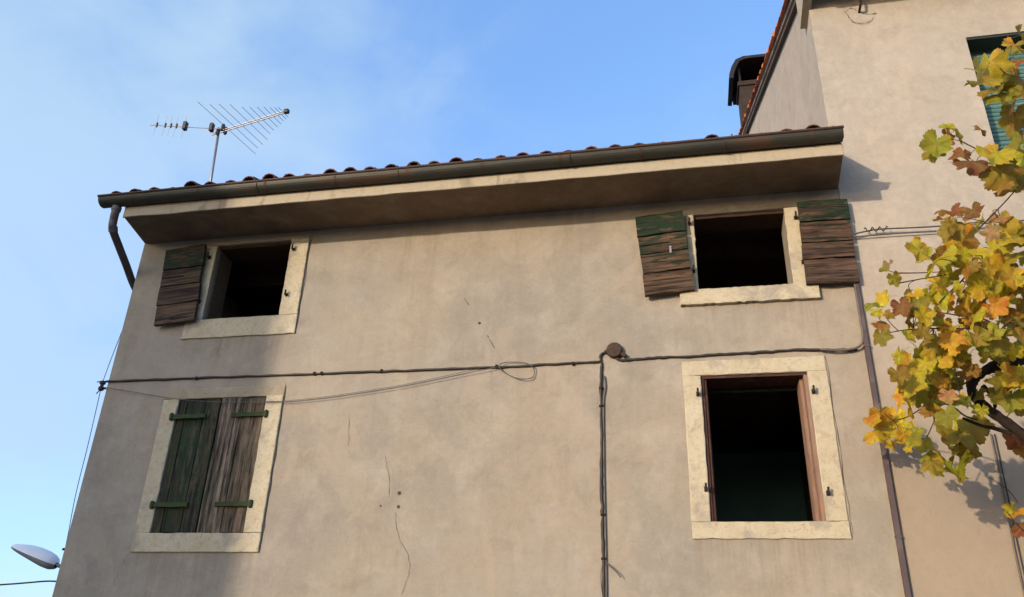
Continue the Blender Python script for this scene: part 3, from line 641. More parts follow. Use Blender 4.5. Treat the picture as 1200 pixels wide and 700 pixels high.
open_shutter(1.243, 1.716, 5.235, 6.170, rad(0.6), [(0.26, BR, 0.58), (0.25, (0.117, 0.058, 0.033), 0.46), (0.20, (0.112, 0.055, 0.032), 0.36), (0.29, (0.109, 0.058, 0.035), 0.26)],
    'open shutter beside the corner duct, green paint only on its top board', 1.25)
s3, rp = open_shutter(-5.760, -5.266, 5.215, 6.200, rad(-4.8), [(0.29, (0.085, 0.052, 0.032), 0.56), (0.22, (0.075, 0.046, 0.029), 0.30), (0.24, (0.075, 0.046, 0.029), 0.26), (0.25, (0.116, 0.068, 0.041), 0.32)],  # board tints lowered to deepen the shade on this shutter
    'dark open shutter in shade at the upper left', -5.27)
x, z = rp(-5.56, 5.80)
build('latch_bar', tube([(x - 0.19, -0.104, z - 0.006), (x + 0.08, -0.104, z + 0.012)], 0.007, 6, curve=False), MAT['iron'], s3)
def closed_leaf(x0, x1, cuts, tints, paint, label, hx, sgn):
    z0, z1 = LL[2] + 0.008, LL[3] - 0.006
    sh = build('shutter', merge(box(x0 + 0.05, x1 - 0.05, 0.058, 0.085, z0 + 0.20, z0 + 0.30), box(x0 + 0.05, x1 - 0.05, 0.058, 0.085, z1 - 0.28, z1 - 0.18)), MAT['room_timber'], house)
    tag(sh, label)
    for i in range(len(cuts) - 1):
        a, b = cuts[i], cuts[i + 1]
        plank(sh, (a + b) / 2, (z0 + z1) / 2, b - a - 0.008, z1 - z0 - 0.01 * (i % 2), (0.012 if sgn > 0 else -0.004) + 0.004 * (i % 2), 0.045, True, 0, tints[i], paint[i], int(abs(a) * 317), 'wood_moss', 0.003)
    for z in (4.148, 3.226):
        e = hx + sgn * 0.385
        a, b = min(hx, e), max(hx, e)
        st = build('strap_hinge', rough_slab(a, b, z - 0.023, z + 0.023, -0.036, -0.016, 0.002, 0.05, int(z * 100) + int(a * 10)), MAT['iron_moss'], sh)
        build('hinge_eye', lathe([(0.014, -0.04), (0.022, -0.028), (0.022, 0.028), (0.014, 0.04)], (hx - sgn * 0.006, -0.030, z), 'z', 10), MAT['iron_moss'], st)
    return sh
closed_leaf(-5.262, -4.764, [-5.262, -5.165, -4.950, -4.776], [(0.058, 0.044, 0.030), (0.052, 0.048, 0.030), (0.066, 0.052, 0.034)], [0.50, 0.58, 0.50],
    'left leaf of the closed shutters, mossy dark green boards', -5.285, 1)
closed_leaf(-4.757, -4.240, [-4.757, -4.500, -4.240], [(0.27, 0.20, 0.145), (0.20, 0.138, 0.092)], [0.12, 0.16],
    'right leaf of the closed shutters, bare grey brown boards', -4.212, -1)

# --- eave, fascia, gutter, downpipe
ev = [(-6.012, -0.645, 6.304), (1.624, -0.645, 6.304), (1.676, 0.0, 6.346), (1.676, WT, 6.346), (-6.19, WT, 6.346), (-6.19, 0.0, 6.346)]
top = [(p[0], p[1], 6.50 + (p[1] + 0.645) * 0.38) for p in ev]
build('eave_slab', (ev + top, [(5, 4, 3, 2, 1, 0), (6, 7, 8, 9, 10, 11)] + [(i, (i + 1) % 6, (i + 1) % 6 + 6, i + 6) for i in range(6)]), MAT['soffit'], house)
build('fascia', rough_slab(-6.018, 1.632, 6.297, 6.43, -0.664, -0.646, 0.002, 0.2, 3), MAT['fascia'], house)
def gutter(x0, x1, yc, zc, r):
    V, F = [], []
    prof = [(yc + r, zc + 0.012)]
    n = 12
    for k in range(n + 1):
        t = math.pi * k / n
        prof.append((yc + r * math.cos(t), zc - r * math.sin(t)))
    prof += [(yc - r, zc + 0.004)]
    inner = [(yc + (p[0] - yc) * 0.965, zc + (p[1] - zc) * 0.965 + 0.001) for p in prof]
    m = len(prof)
    xs = [x0 + (x1 - x0) * i / 8 for i in range(9)]
    rn = random.Random(4)
    for x in xs:
        dz = rn.uniform(-0.004, 0.004)
        for p in prof: V.append((x, p[0], p[1] + dz))
        for p in inner: V.append((x, p[0], p[1] + dz))
    s = 2 * m
    for i in range(len(xs) - 1):
        for k in range(m - 1):
            a = i * s + k
            F.append((a, a + 1, a + s + 1, a + s))
            b = i * s + m + k
            F.append((b + 1, b, b + s, b + s + 1))
        F.append((i * s, i * s + s, i * s + s + m, i * s + m)); F.append((i * s + m - 1, i * s + 2 * m - 1, i * s + s + 2 * m - 1, i * s + s + m - 1))
    last = (len(xs) - 1) * s
    F.append(tuple(range(m))); F.append(tuple(last + k for k in range(m - 1, -1, -1)))
    return V, F
gut = build('gutter', gutter(-6.285, 1.630, -0.712, 6.508, 0.088), MAT['gutter'], house)
build('gutter_bead', tube([(-6.288, -0.803, 6.512), (-4, -0.803, 6.515), (-1.5, -0.803, 6.509), (1.635, -0.803, 6.513)], 0.014, 8, sub=4), MAT['gutter_lip'], gut)
for x in (-4.35, -2.75, -0.95, 0.55):
    seam = [(x, -0.712 + 0.0905 * math.cos(math.pi * k / 10), 6.508 - 0.0905 * math.sin(math.pi * k / 10)) for k in range(11)]
    build('gutter_seam', tube(seam, 0.006, 5, curve=False), MAT['gutter'], gut)
for k in range(10):
    x = -5.85 + k * 0.80
    br = [(x, -0.712 + 0.0915 * math.cos(math.pi * q / 10), 6.508 - 0.0915 * math.sin(math.pi * q / 10)) for q in range(11)]
    V, F = [], []
    for q in br: V += [(q[0] - 0.013, q[1], q[2]), (q[0] + 0.013, q[1], q[2])]
    F = [(2 * q, 2 * q + 2, 2 * q + 3, 2 * q + 1) for q in range(10)]
    build('gutter_bracket', (V, F), MAT['gutter_lip'], gut)
dp = build('downpipe', tube([(-6.10, -0.69, 6.44), (-6.104, -0.688, 6.36), (-6.125, -0.66, 6.27), (-6.135, -0.62, 6.17), (-6.19, -0.40, 6.085), (-6.255, -0.12, 5.98), (-6.30, 0.10, 5.88), (-6.31, 0.32, 5.76), (-6.31, 0.40, 5.6), (-6.31, 0.40, 3.0), (-6.31, 0.40, 0.2)], 0.044, 12, sub=5), MAT['pipe'], house, smooth=True)
build('pipe_collar', tube([(-6.10, -0.69, 6.42), (-6.103, -0.689, 6.37)], 0.052, 12, curve=False), MAT['pipe'], dp)
build('pipe_collar', tube([(-6.131, -0.635, 6.20), (-6.139, -0.60, 6.15)], 0.050, 12, curve=False), MAT['pipe'], dp)

# --- roof of half round tiles
RS = 0.38; RA = math.atan(RS)
def roof_z(y): return 6.545 + (y + 0.60) * RS
build_roof = hull_prism([(-0.60, 6.536), (0.0, 6.762), (0.36, 6.899), (4.0, 8.285), (8.75, 6.56), (8.75, 6.64), (4.0, 8.345), (-0.62, 6.600)][::-1], -6.25, 1.672)
roof = build('roof', build_roof, MAT['timber'], house)
def tile_mesh(r0, r1, L, th, up=True, seg=6):
    V, F = [], []
    s = 1 if up else -1
    for (r, x) in ((r0, 0.0), (r1, L)):
        for rr in (r, r - th):
            for k in range(seg + 1):
                t = math.pi * k / seg
                V.append((rr * math.cos(t), x, s * (rr * math.sin(t) * 0.92)))
    m = seg + 1
    for k in range(seg):
        F += [(k, k + 1, 2 * m + k + 1, 2 * m + k), (m + k + 1, m + k, 3 * m + k, 3 * m + k + 1), (k + 1, k, m + k, m + k + 1), (2 * m + k, 2 * m + k + 1, 3 * m + k + 1, 3 * m + k)]
    F += [(0, 2 * m, 3 * m, m), (seg, m + seg, 3 * m + seg, 2 * m + seg)]
    return V, F
def shared_tile(name, vf, mat):
    me = bpy.data.meshes.new(name); me.from_pydata(*[vf[0], [], vf[1]]); me.materials.append(mat)
    me.validate(); me.update(); return me
cov_vf = tile_mesh(0.088, 0.072, 0.46, 0.013)
pan_vf = tile_mesh(0.080, 0.092, 0.46, 0.013, False)
cov_me = shared_tile('cover_tile', cov_vf, MAT['tile']); pan_me = shared_tile('pan_tile', pan_vf, MAT['tile'])
rn = random.Random(77)
def lay_tiles(parent, x_list, rows, pitch, slope, base, y0, keep, cme, pme, cvf, pvf, lift, mat, stuff_name, jz=0.012):
    ang = math.atan(slope); ca, sa = math.cos(ang), math.sin(ang)
    rest = ([], [])
    for ci, x in enumerate(x_list):
        for r in range(rows):
            for kind in (0, 1):
                xx = x + (0 if kind == 0 else x_list[1] - x_list[0]) * 0.5 + rn.uniform(-0.008, 0.008)
                yy = y0 + r * pitch * ca + rn.uniform(-0.02, 0.02)
                zz = base(yy) + (0.034 if kind == 0 else 0.100) * 1.0 + r * 0.0 + lift(x, r) + rn.uniform(-jz, jz) * 0.5
                ry = rn.uniform(-0.05, 0.05); rz = rn.uniform(-0.03, 0.03)
                tilt = ang - 0.022
                if keep(ci, r):
                    o = bpy.data.objects.new('roof_tile', cme if kind == 0 else pme)
                    place(o, (xx, yy, zz), parent)
                    o.rotation_euler = (tilt, ry, rz)
                else:
                    Rm = Matrix.Rotation(rz, 3, 'Z') @ Matrix.Rotation(ry, 3, 'Y') @ Matrix.Rotation(tilt, 3, 'X')
                    vf = cvf if kind == 0 else pvf
                    b = len(rest[0])
                    for p in vf[0]:
                        q = Rm @ Vector(p); rest[0].append((q.x + xx, q.y + yy, q.z + zz))
                    rest[1].extend(tuple(i + b for i in f) for f in vf[1])
    if rest[0]:
        tag(build(stuff_name, rest, mat, parent), kind='stuff')
SP = 0.236
xl = [-6.17 + SP * i for i in range(33)]
def lift0(x, r):
    if r > 0: return 0.012
    jit = random.Random(int(x * 1000)).uniform(-0.030, 0.026)
    return jit + base_lift(x)
def base_lift(x):
    return 0.018 if x < -4.9 else (0.022 if x < -1.4 else -0.012) + (0.034 if abs(x + 0.75) < 0.14 or abs(x - 0.50) < 0.13 else 0)
lay_tiles(roof, xl, 13, 0.36, RS, roof_z, -0.675, lambda c, r: r < 4, cov_me, pan_me, cov_vf, pan_vf, lift0, MAT['tile'], 'roof_tiles_beyond')

# --- cracks, holes, old nails in the plaster; shade lines painted beside the surrounds
def ribbon(pts, w, y=-0.0025, seed=1, jit=0.006):
    rn = random.Random(seed); P = catmull([(x, 0, z) for x, z in pts], 5); V, F = [], []
    for i, p in enumerate(P):
        d = (P[min(i + 1, len(P) - 1)] - P[max(0, i - 1)]).normalized(); nx, nz = -d.z, d.x
        jx = rn.gauss(0, jit); ww = w * rn.uniform(0.25, 1.1) * (0.4 if i in (0, len(P) - 1) else 1)
        V += [(p.x + jx - nx * ww, y, p.z - nz * ww), (p.x + jx + nx * ww, y, p.z + nz * ww)]
    for i in range(len(P) - 1): F.append((2 * i, 2 * i + 2, 2 * i + 3, 2 * i + 1))
    return V, F
for i, (pts, w) in enumerate([([(-2.715, 3.143), (-2.67, 2.946), (-2.60, 2.83), (-2.532, 2.716), (-2.53, 2.58), (-2.57, 2.40)], 0.0022), ([(-3.299, 4.084), (-3.285, 3.95), (-3.262, 3.792)], 0.0022),
        ([(-2.86, 3.68), (-2.848, 3.596), (-2.80, 3.45), (-2.792, 3.305)], 0.0022), ([(-4.90, 5.04), (-4.92, 4.93), (-4.91, 4.80)], 0.002), ([(-5.45, 2.76), (-5.50, 2.62), (-5.53, 2.45)], 0.0025),
        ([(-4.037, 6.29), (-4.028, 5.9), (-4.034, 5.4), (-4.039, 5.05)], 0.005), ([(-4.052, 4.49), (-4.040, 4.1), (-4.036, 3.6), (-4.040, 3.2), (-4.046, 2.78)], 0.005),  # dark strips painting the shadow right of the two left surrounds
        ([(0.52, 2.86), (0.50, 2.74)], 0.0018), ([(-0.25, 2.78), (-0.24, 2.70)], 0.002), ([(1.332, 4.55), (1.334, 4.0), (1.333, 3.4), (1.335, 2.89)], 0.004)]):  # last strip paints the shadow line right of the lower right jamb
    build('crack', ribbon(pts, w, seed=i + 3), MAT['crack'], wall)
for x, z, r in ((-2.69, 3.32, 0.015), (-2.686, 3.191, 0.013), (-2.866, 3.201, 0.008)):
    build('hole', lathe([(r * 1.25, -0.004), (r * 0.9, -0.0045), (r * 0.5, -0.003)], (x, 0, z), 'y', 9), MAT['crack'], wall)
for a, b in (((-2.174, 5.354), (-2.114, 5.271)), ((-1.905, 4.92), (-1.817, 4.765))):
    build('scratch', ribbon([a, (a[0] * 0.66 + b[0] * 0.34, a[1] * 0.66 + b[1] * 0.34), (a[0] * 0.3 + b[0] * 0.7, a[1] * 0.3 + b[1] * 0.7), b], 0.0042, seed=9, jit=0.0008), MAT['cable'], wall)
build('hole', lathe([(0.016, -0.004), (0.008, -0.005)], (-1.993, 0, 5.059), 'y', 8), MAT['crack'], wall)

# ================================================================ taller neighbour on the right
nb = tag(empty('neighbouring_house', (4.5, 0, 0)), 'taller pale plastered house at the right with red tile verge and teal roller blind', 'house')
NY = -0.014
NW = (3.196, 4.40, 6.25, 8.105)
NS = 0.46
def nroof(y): return 9.09 + NS * y
nwall = build('wall', wall_mesh(1.678, 8.6, 0, 9.05, NY, 0.30, [NW]), MAT['plaster_pale'], nb)
build('gable_wall', hull_prism([(0.30, 0), (0.30, nroof(0.30)), (8.0, nroof(8.0)), (16.0, nroof(0.2)), (16.0, 0)][::-1], 1.680, 2.0), MAT['plaster_pale'], nb)
build('gable_wall', hull_prism([(0.30, 0), (0.30, nroof(0.30)), (8.0, nroof(8.0)), (16.0, nroof(0.2)), (16.0, 0)][::-1], 8.28, 8.59), MAT['plaster_pale'], nb)
build('rear_wall', box(2.0, 8.28, 15.7, 16.0, 0, 9.0), MAT['plaster_pale'], nb)
deck = hull_prism([(-0.55, nroof(-0.55)), (8.0, nroof(8.0)), (16.5, nroof(-0.5)), (16.5, nroof(-0.5) + 0.07), (8.0, nroof(8.0) + 0.07), (-0.55, nroof(-0.55) + 0.07)][::-1], 1.622, 8.7)
nr = build('roof', deck, MAT['timber'], nb)
build('mortar_bed', hull_prism([(-0.56, nroof(-0.56) + 0.072), (8.0, nroof(8.0) + 0.072), (8.0, nroof(8.0) + 0.150), (-0.56, nroof(-0.56) + 0.150)][::-1], 1.596, 1.80), MAT['mortar'], nr)
build('kneeler', hull_prism([(0.22, 8.70), (0.22, nroof(0.22)), (-0.45, nroof(-0.45) - 0.002), (-0.42, 8.84)], 1.60, 1.70), MAT['mortar'], nb)
# tiles of the neighbour: the verge columns singly, the rest as a mass
ncov = tile_mesh(0.110, 0.092, 0.46, 0.050); npan = tile_mesh(0.082, 0.094, 0.46, 0.014, False)
ncov_me = shared_tile('verge_cover_tile', ncov, MAT['tile_red']); npan_me = shared_tile('verge_pan_tile', npan, MAT['tile_red'])
lay_tiles(nr, [1.640 + 0.24 * i for i in range(29)], 25, 0.37, NS, lambda y: nroof(y) + 0.055, -0.62, lambda c, r: c < 4, ncov_me, npan_me, ncov, npan, lambda x, r: 0.050, MAT['tile_red'], 'roof_tiles_beyond')
# roller blind
bl = build('roller_blind', merge(box(3.198, 3.222, 0.205, 0.26, 6.252, 8.10), box(4.374, 4.398, 0.205, 0.26, 6.252, 8.10), box(3.222, 4.374, 0.235, 0.25, 6.252, 8.10)), MAT['slat'], nb)
build('lintel_board', box(3.198, 4.398, 0.0, 0.20, 8.080, 8.103), MAT['blind_box'], nb)
for k in range(34):
    z = 6.28 + k * 0.052
    prof = [(0.232, z), (0.222, z + 0.004), (0.214, z + 0.018), (0.214, z + 0.034), (0.222, z + 0.047), (0.232, z + 0.050)]
    build('slat', hull_prism(prof, 3.224, 4.372), MAT['slat'], bl)
build('window_sill', rough_slab(3.10, 4.50, 6.17, 6.249, -0.09, -0.015, 0.003, 0.2, 8), MAT['stone'], nb)
build('window_backing', box(3.19, 4.41, 0.302, 0.34, 6.2, 8.15), MAT['plaster_dark'], nb)
# patch with an iron hook
build('plaster_patch', lathe([(0.16, -0.003), (0.13, -0.007), (0.05, -0.008)], (2.21, NY, 8.60), 'y', 14, 1.0, 0.8), MAT['plaster_pale'], nwall)
build('iron_hook', tube([(2.195, NY, 8.62), (2.195, NY - 0.10, 8.63), (2.20, NY - 0.12, 8.66), (2.205, NY - 0.12, 8.80)], 0.014, 7), MAT['iron'], nwall)
for i, pts in enumerate([[(2.05, 8.67), (2.08, 8.56), (2.15, 8.47), (2.26, 8.455), (2.33, 8.52)], [(2.22, 8.60), (2.30, 8.575), (2.38, 8.58)], [(2.07, 8.66), (2.12, 8.70), (2.17, 8.65)]]):
    build('crack', ribbon(pts, 0.004, NY - 0.011, 30 + i), MAT['crack'], nwall)
# chimney on the neighbour's roof
ch = build('chimney', box(1.60, 2.34, 6.95, 7.55, 12.1, 13.50), MAT['stack'], nb)
build('chimney_collar', box(1.565, 2.375, 6.915, 7.585, 13.50, 13.61), MAT['stack'], ch)
hp = [(1.385, 13.62), (1.40, 13.72), (1.46, 13.92), (1.56, 14.10), (1.72, 14.17), (2.22, 14.17), (2.38, 14.10), (2.48, 13.92), (2.54, 13.72), (2.555, 13.62)]
hi = [(1.475, 13.60), (1.49, 13.70), (1.55, 13.88), (1.63, 14.04), (1.75, 14.10), (2.19, 14.10), (2.31, 14.04), (2.39, 13.88), (2.45, 13.70), (2.465, 13.60)]
nn = len(hp)
V = [(x, 6.78, z) for x, z in hp] + [(x, 6.78, z) for x, z in hi] + [(x, 7.72, z) for x, z in hp] + [(x, 7.72, z) for x, z in hi]
F = []
for k in range(nn - 1):
    F += [(k, k + 1, 2 * nn + k + 1, 2 * nn + k), (nn + k + 1, nn + k, 3 * nn + k, 3 * nn + k + 1), (k + 1, k, nn + k, nn + k + 1), (2 * nn + k, 2 * nn + k + 1, 3 * nn + k + 1, 3 * nn + k)]
F += [(0, 2 * nn, 3 * nn, nn), (nn - 1, 2 * nn - 1, 4 * nn - 1, 3 * nn - 1)]
hood = build('chimney_hood', (V, F), MAT['hood'], ch, smooth=False)
build('hood_back', box(1.50, 2.44, 7.66, 7.70, 13.61, 14.10), MAT['hood'], ch)
for x in (1.60, 2.30):
    build('hood_strut', merge(box(x, x + 0.04, 6.93, 6.97, 13.61, 14.11), box(x, x + 0.04, 7.53, 7.57, 13.61, 14.11)), MAT['hood'], ch)

# ================================================================ television aerial
an = tag(empty('television_aerial', (-5.915, 0.5, 7.0)), 'aluminium television aerial with two booms on a leaning roof mast', 'aerial')
build('mast', tube([(-5.82, 0.5, 6.95), (-5.915, 0.5, 8.36)], 0.017, 10, curve=False), MAT['alu'], an, smooth=True)
b0, b1 = Vector((-5.93, 0.49, 8.30)), Vector((-4.79, 0.22, 8.30))
bd = (b1 - b0).normalized()
bp = Vector((-bd.y, bd.x, 0))
for dz in (0.0, 0.034):
    build('boom', tube([b0 - bd * 0.08 + Vector((0, 0, dz)), b1 + Vector((0, 0, dz))], 0.0085, 6, curve=False), MAT['alu'], an)
e = build('boom_end', lathe([(0.02, -0.03), (0.035, -0.02), (0.035, 0.03), (0.02, 0.04)], tuple(b1 + Vector((0, 0, 0.017))), 'x', 8), MAT['black_plastic'], an)
for t, L in ((0.17, 0.60), (0.27, 0.50), (0.37, 0.46), (0.48, 0.40), (0.58, 0.30), (0.66, 0.26), (0.74, 0.22), (0.81, 0.19), (0.87, 0.15), (0.92, 0.13), (0.96, 0.11)):
    p = b0 + (b1 - b0) * t + Vector((0, 0, 0.017))
    dd = (bp + bd * (-0.06)).normalized()
    build('element', tube([p - dd * L, p + dd * L * 0.98], 0.0032, 5, curve=False), MAT['alu'], an)
c0, c1 = Vector((-5.86, 0.44, 8.335)), Vector((-6.76, 0.21, 8.335))
build('boom', tube([c0, c1], 0.007, 6, curve=False), MAT['alu'], an)
cd = (c1 - c0).normalized(); cp = Vector((-cd.y, cd.x, 0)).normalized()
for t, h in ((0.12, 0.10), (0.50, 0.0), (0.62, 0.0), (0.70, 0.0), (0.78, 0.0), (0.90, 0.0)):
    p = c0 + (c1 - c0) * t
    if t == 0.12 or t == 0.50:
        build('dipole_box', merge(box(p.x - 0.022, p.x + 0.022, p.y - 0.03, p.y + 0.03, p.z - 0.045, p.z + 0.075)), MAT['black_plastic'], an)
    build('element_clamp', lathe([(0.008, -0.03), (0.014, -0.015), (0.014, 0.03), (0.008, 0.045)], tuple(p), 'z', 6), MAT['black_plastic'], an)
    if t != 0.12:
        build('element', tube([p - Vector((0.015, 0.0, 0.17)), p + Vector((-0.015, 0.0, 0.17))], 0.0026, 5, curve=False), MAT['alu'], an)
for k, (dx, dz) in enumerate(((0.06, 0.09), (0.11, -0.06), (0.0, -0.05))):
    p = Vector((-5.90 + dx, 0.47, 8.34 + dz * 0.4))
    build('mast_clamp', lathe([(0.012, -0.06), (0.026, -0.04), (0.026, 0.04), (0.012, 0.06)], tuple(p), 'z', 7), MAT['black_plastic'], an)

# ================================================================ cables on the facade
def cable(name, pts, r, mat, label, cat='cable', y=-0.016, seg=6, sub=6, wob=0.0, group=None):
    P = [(p[0], p[2] if len(p) > 2 else y, p[1]) for p in pts]
    o = build(name, tube(P, r, seg, sub, wob=wob * 2.2, seed=len(pts), wander=0.0028 if wob else 0.0), MAT[mat], None, smooth=True)
    tag(o, label, cat, group)
    return o
mc = cable('wall_cable', [(-6.235, 4.586), (-5.6, 4.585), (-4.913, 4.581), (-4.1, 4.573), (-3.258, 4.569), (-2.5, 4.563), (-1.765, 4.560), (-1.2, 4.566), (-0.80, 4.572), (-0.755, 4.585), (-0.748, 4.640), (-0.715, 4.664), (-0.67, 4.668)], 0.0118, 'cable',
    'black cable running level across the facade from the left corner to the round box', wob=0.10)
for x in (-5.1, -3.74, -3.66, -3.0, -1.79, -1.02):
    build('cable_clip', lathe([(0.018, -0.012), (0.022, 0.0), (0.018, 0.012)], (x, -0.014, 4.573 - (x + 3.2) * 0.004), 'x', 7), MAT['iron'], mc)
cr = cable('wall_cable', [(-0.60, 4.604), (-0.545, 4.577), (-0.436, 4.579), (-0.2, 4.588), (0.15, 4.584), (0.432, 4.593), (0.80, 4.600), (1.1, 4.604), (1.392, 4.592), (1.52, 4.585), (1.61, 4.588)], 0.0125, 'cable',
    'black cable running level from the round box to the corner duct', wob=0.10)
cable('wall_cable', [(1.28, 4.588), (1.42, 4.570), (1.56, 4.578), (1.640, 4.615), (1.668, 4.70), (1.672, 4.90), (1.672, 5.28)], 0.011, 'conduit_grey',
    'grey cable bending up to the open shutter at the corner', y=-0.05)
dc = cable('drop_cable', [(-0.742, 4.570), (-0.748, 4.3), (-0.752, 3.759), (-0.757, 3.4), (-0.754, 3.13), (-0.752, 2.8), (-0.749, 2.404), (-0.748, 1.6), (-0.748, 0.6)], 0.0155, 'cable',
    'dark cable dropping straight down the wall below the round box', wob=0.14)
cable('drop_cable', [(-0.715, 4.42), (-0.708, 4.30), (-0.728, 4.16), (-0.731, 3.8), (-0.733, 3.4), (-0.730, 3.0), (-0.728, 2.6), (-0.731, 1.8), (-0.73, 0.6)], 0.010, 'conduit_grey',
    'thinner grey cable pressed against the dark drop cable', y=-0.012)
for z in (4.12, 4.30, 3.10, 2.72):
    build('cable_clip', lathe([(0.022, -0.010), (0.026, 0.0), (0.022, 0.010)], (-0.748, -0.016, z), 'z', 7), MAT['iron'], dc)
cable('loose_wire_end', [(-0.757, 2.76), (-0.735, 2.70), (-0.69, 2.655, -0.04), (-0.63, 2.60, -0.05), (-0.60, 2.562, -0.045)], 0.005, 'wire_grey', 'short loose wire end sticking out of the drop cable', 'wire')
cable('loose_wire_end', [(-0.760, 2.66), (-0.772, 2.58, -0.03), (-0.768, 2.48, -0.03), (-0.757, 2.40)], 0.004, 'wire_grey', 'tiny wire bowing out left of the drop cable near the bottom', 'wire')
sag = [(-6.224, 4.515), (-5.95, 4.465), (-5.693, 4.417), (-5.211, 4.332), (-4.85, 4.296), (-4.553, 4.281), (-4.066, 4.264), (-3.75, 4.278), (-3.411, 4.306), (-2.776, 4.383), (-2.157, 4.486), (-1.764, 4.551)]
cable('sagging_wire', sag, 0.0036, 'wire_grey', 'thin grey wire sagging across the top of the closed shutters', 'wire', y=-0.045)
cable('sagging_wire', [(-4.30, 4.285), (-4.066, 4.278), (-3.75, 4.296), (-3.411, 4.326), (-2.776, 4.403), (-2.3, 4.485), (-1.95, 4.55)], 0.0028, 'wire_grey', 'second thin wire just above the sagging one, right of the closed shutters', 'wire', y=-0.03)
loop = []
for k in range(23):
    t = k / 22 * 2 * math.pi * 1.55
    rr = 0.94 + 0.08 * math.sin(k * 1.3)
    ca, sa = math.cos(2.6 + t), math.sin(2.6 + t)
    loop.append((-1.565 + 0.185 * rr * ca + 0.03 * sa, 4.515 + 0.085 * rr * sa - 0.055 * ca, -0.03 - 0.01 * math.sin(3 * t)))
cable('wire_loop', loop, 0.004, 'wire_grey', 'small coiled loop of grey wire hanging on the long cable', 'wire')
jb = build('junction_box', lathe([(0.070, 0.0), (0.078, -0.006), (0.078, -0.045), (0.070, -0.058), (0.03, -0.062), (0.012, -0.062)], (-0.612, -0.001, 4.678), 'y', 20), MAT['jbox'])
tag(jb, 'round rusty brown junction box on the facade', 'junction box')
build('cable_gland', tube([(-0.545, -0.03, 4.64), (-0.505, -0.03, 4.61)], 0.022, 8, curve=False), MAT['jbox'], jb)
build('cable_gland', tube([(-0.680, -0.028, 4.672), (-0.705, -0.026, 4.667)], 0.020, 8, curve=False), MAT['jbox'], jb)
# corner duct between the two houses
du = build('corner_duct', merge(box(1.668, 1.708, -0.056, -0.015, 0.05, 5.285)), MAT['duct'])
tag(du, 'brown violet vertical duct down the joint between the two houses', 'duct')
build('duct_bead', tube([(1.716, -0.022, 0.05), (1.718, -0.022, 2.6), (1.714, -0.022, 5.28)], 0.008, 6), MAT['conduit_grey'], du)
for z in (2.9, 3.85, 4.60):
    build('duct_clip', box(1.662, 1.716, -0.060, -0.020, z - 0.008, z + 0.008), MAT['duct'], du)
# right-hand wires
cable('wall_wire', [(1.735, 5.763), (1.86, 5.785), (1.982, 5.797), (2.3, 5.787), (2.594, 5.783), (3.264, 5.782), (4.2, 5.80)], 0.008, 'wire_grey', 'upper of two wires running right from the corner shutter', 'wire', y=-0.08)
cable('wall_wire', [(1.735, 5.745), (2.1, 5.748), (2.587, 5.741), (3.254, 5.731), (4.2, 5.72)], 0.006, 'wire_grey', 'lower of two wires running right from the corner shutter', 'wire', y=-0.055)
kn = []
for k in range(15):
    t = k / 14
    kn.append((1.83 + 0.22 * t, 5.80 + 0.022 * math.sin(t * 21), -0.08 - 0.018 * math.cos(t * 21)))
cable('tie_wire', kn, 0.005, 'cable', 'twisted dark tie wire knotted on the two right-hand wires', 'wire')
cable('wall_conduit', [(2.562, 3.754), (2.560, 3.5), (2.557, 3.246), (2.548, 2.9), (2.542, 2.572), (2.54, 0.4)], 0.0075, 'conduit_grey', 'grey conduit going down the pale wall below the vine', 'conduit', y=-0.03)
cable('wall_cable', [(2.590, 3.754), (2.586, 3.4), (2.584, 3.1), (2.574, 2.7), (2.570, 0.4)], 0.0055, 'cable', 'black cable beside the grey conduit below the vine', y=-0.028)
# left corner
ins = build('wire_insulator', lathe([(0.016, -0.07), (0.030, -0.06), (0.030, -0.03), (0.018, -0.02), (0.018, 0.0), (0.032, 0.01), (0.032, 0.035), (0.014, 0.045)], (-6.235, -0.03, 4.545), 'z', 10), MAT['jbox'])
tag(ins, 'small brown wire insulator on the left corner of the facade', 'insulator')
build('bracket', merge(tube([(-6.18, -0.02, 4.50), (-6.24, -0.03, 4.50)], 0.009, 6, curve=False), tube([(-6.24, -0.03, 4.585), (-6.30, -0.04, 4.575)], 0.006, 5, curve=False), tube([(-6.24, -0.03, 4.49), (-6.275, -0.035, 4.44)], 0.006, 5, curve=False)), MAT['iron'], ins)
cable('corner_wire', [(-6.205, 5.25, 0.03), (-6.225, 5.05, 0.02), (-6.240, 4.80, 0.0), (-6.238, 4.566, -0.03)], 0.004, 'wire_grey', 'thin wire on the left corner above the insulator', 'wire')
cable('corner_wire', [(-6.238, 4.52, -0.03), (-6.262, 4.1, 0.02), (-6.262, 3.843, 0.03), (-6.252, 3.344, 0.03), (-6.215, 2.9, 0.03), (-6.20, 2.5, 0.03), (-6.20, 1.0, 0.03)], 0.004, 'wire_grey', 'thin wire hanging off the left corner below the insulator', 'wire')
build('wall_stud', lathe([(0.012, -0.03), (0.016, 0.03)], (-6.205, 0.03, 2.80), 'x', 8), MAT['iron'], house)

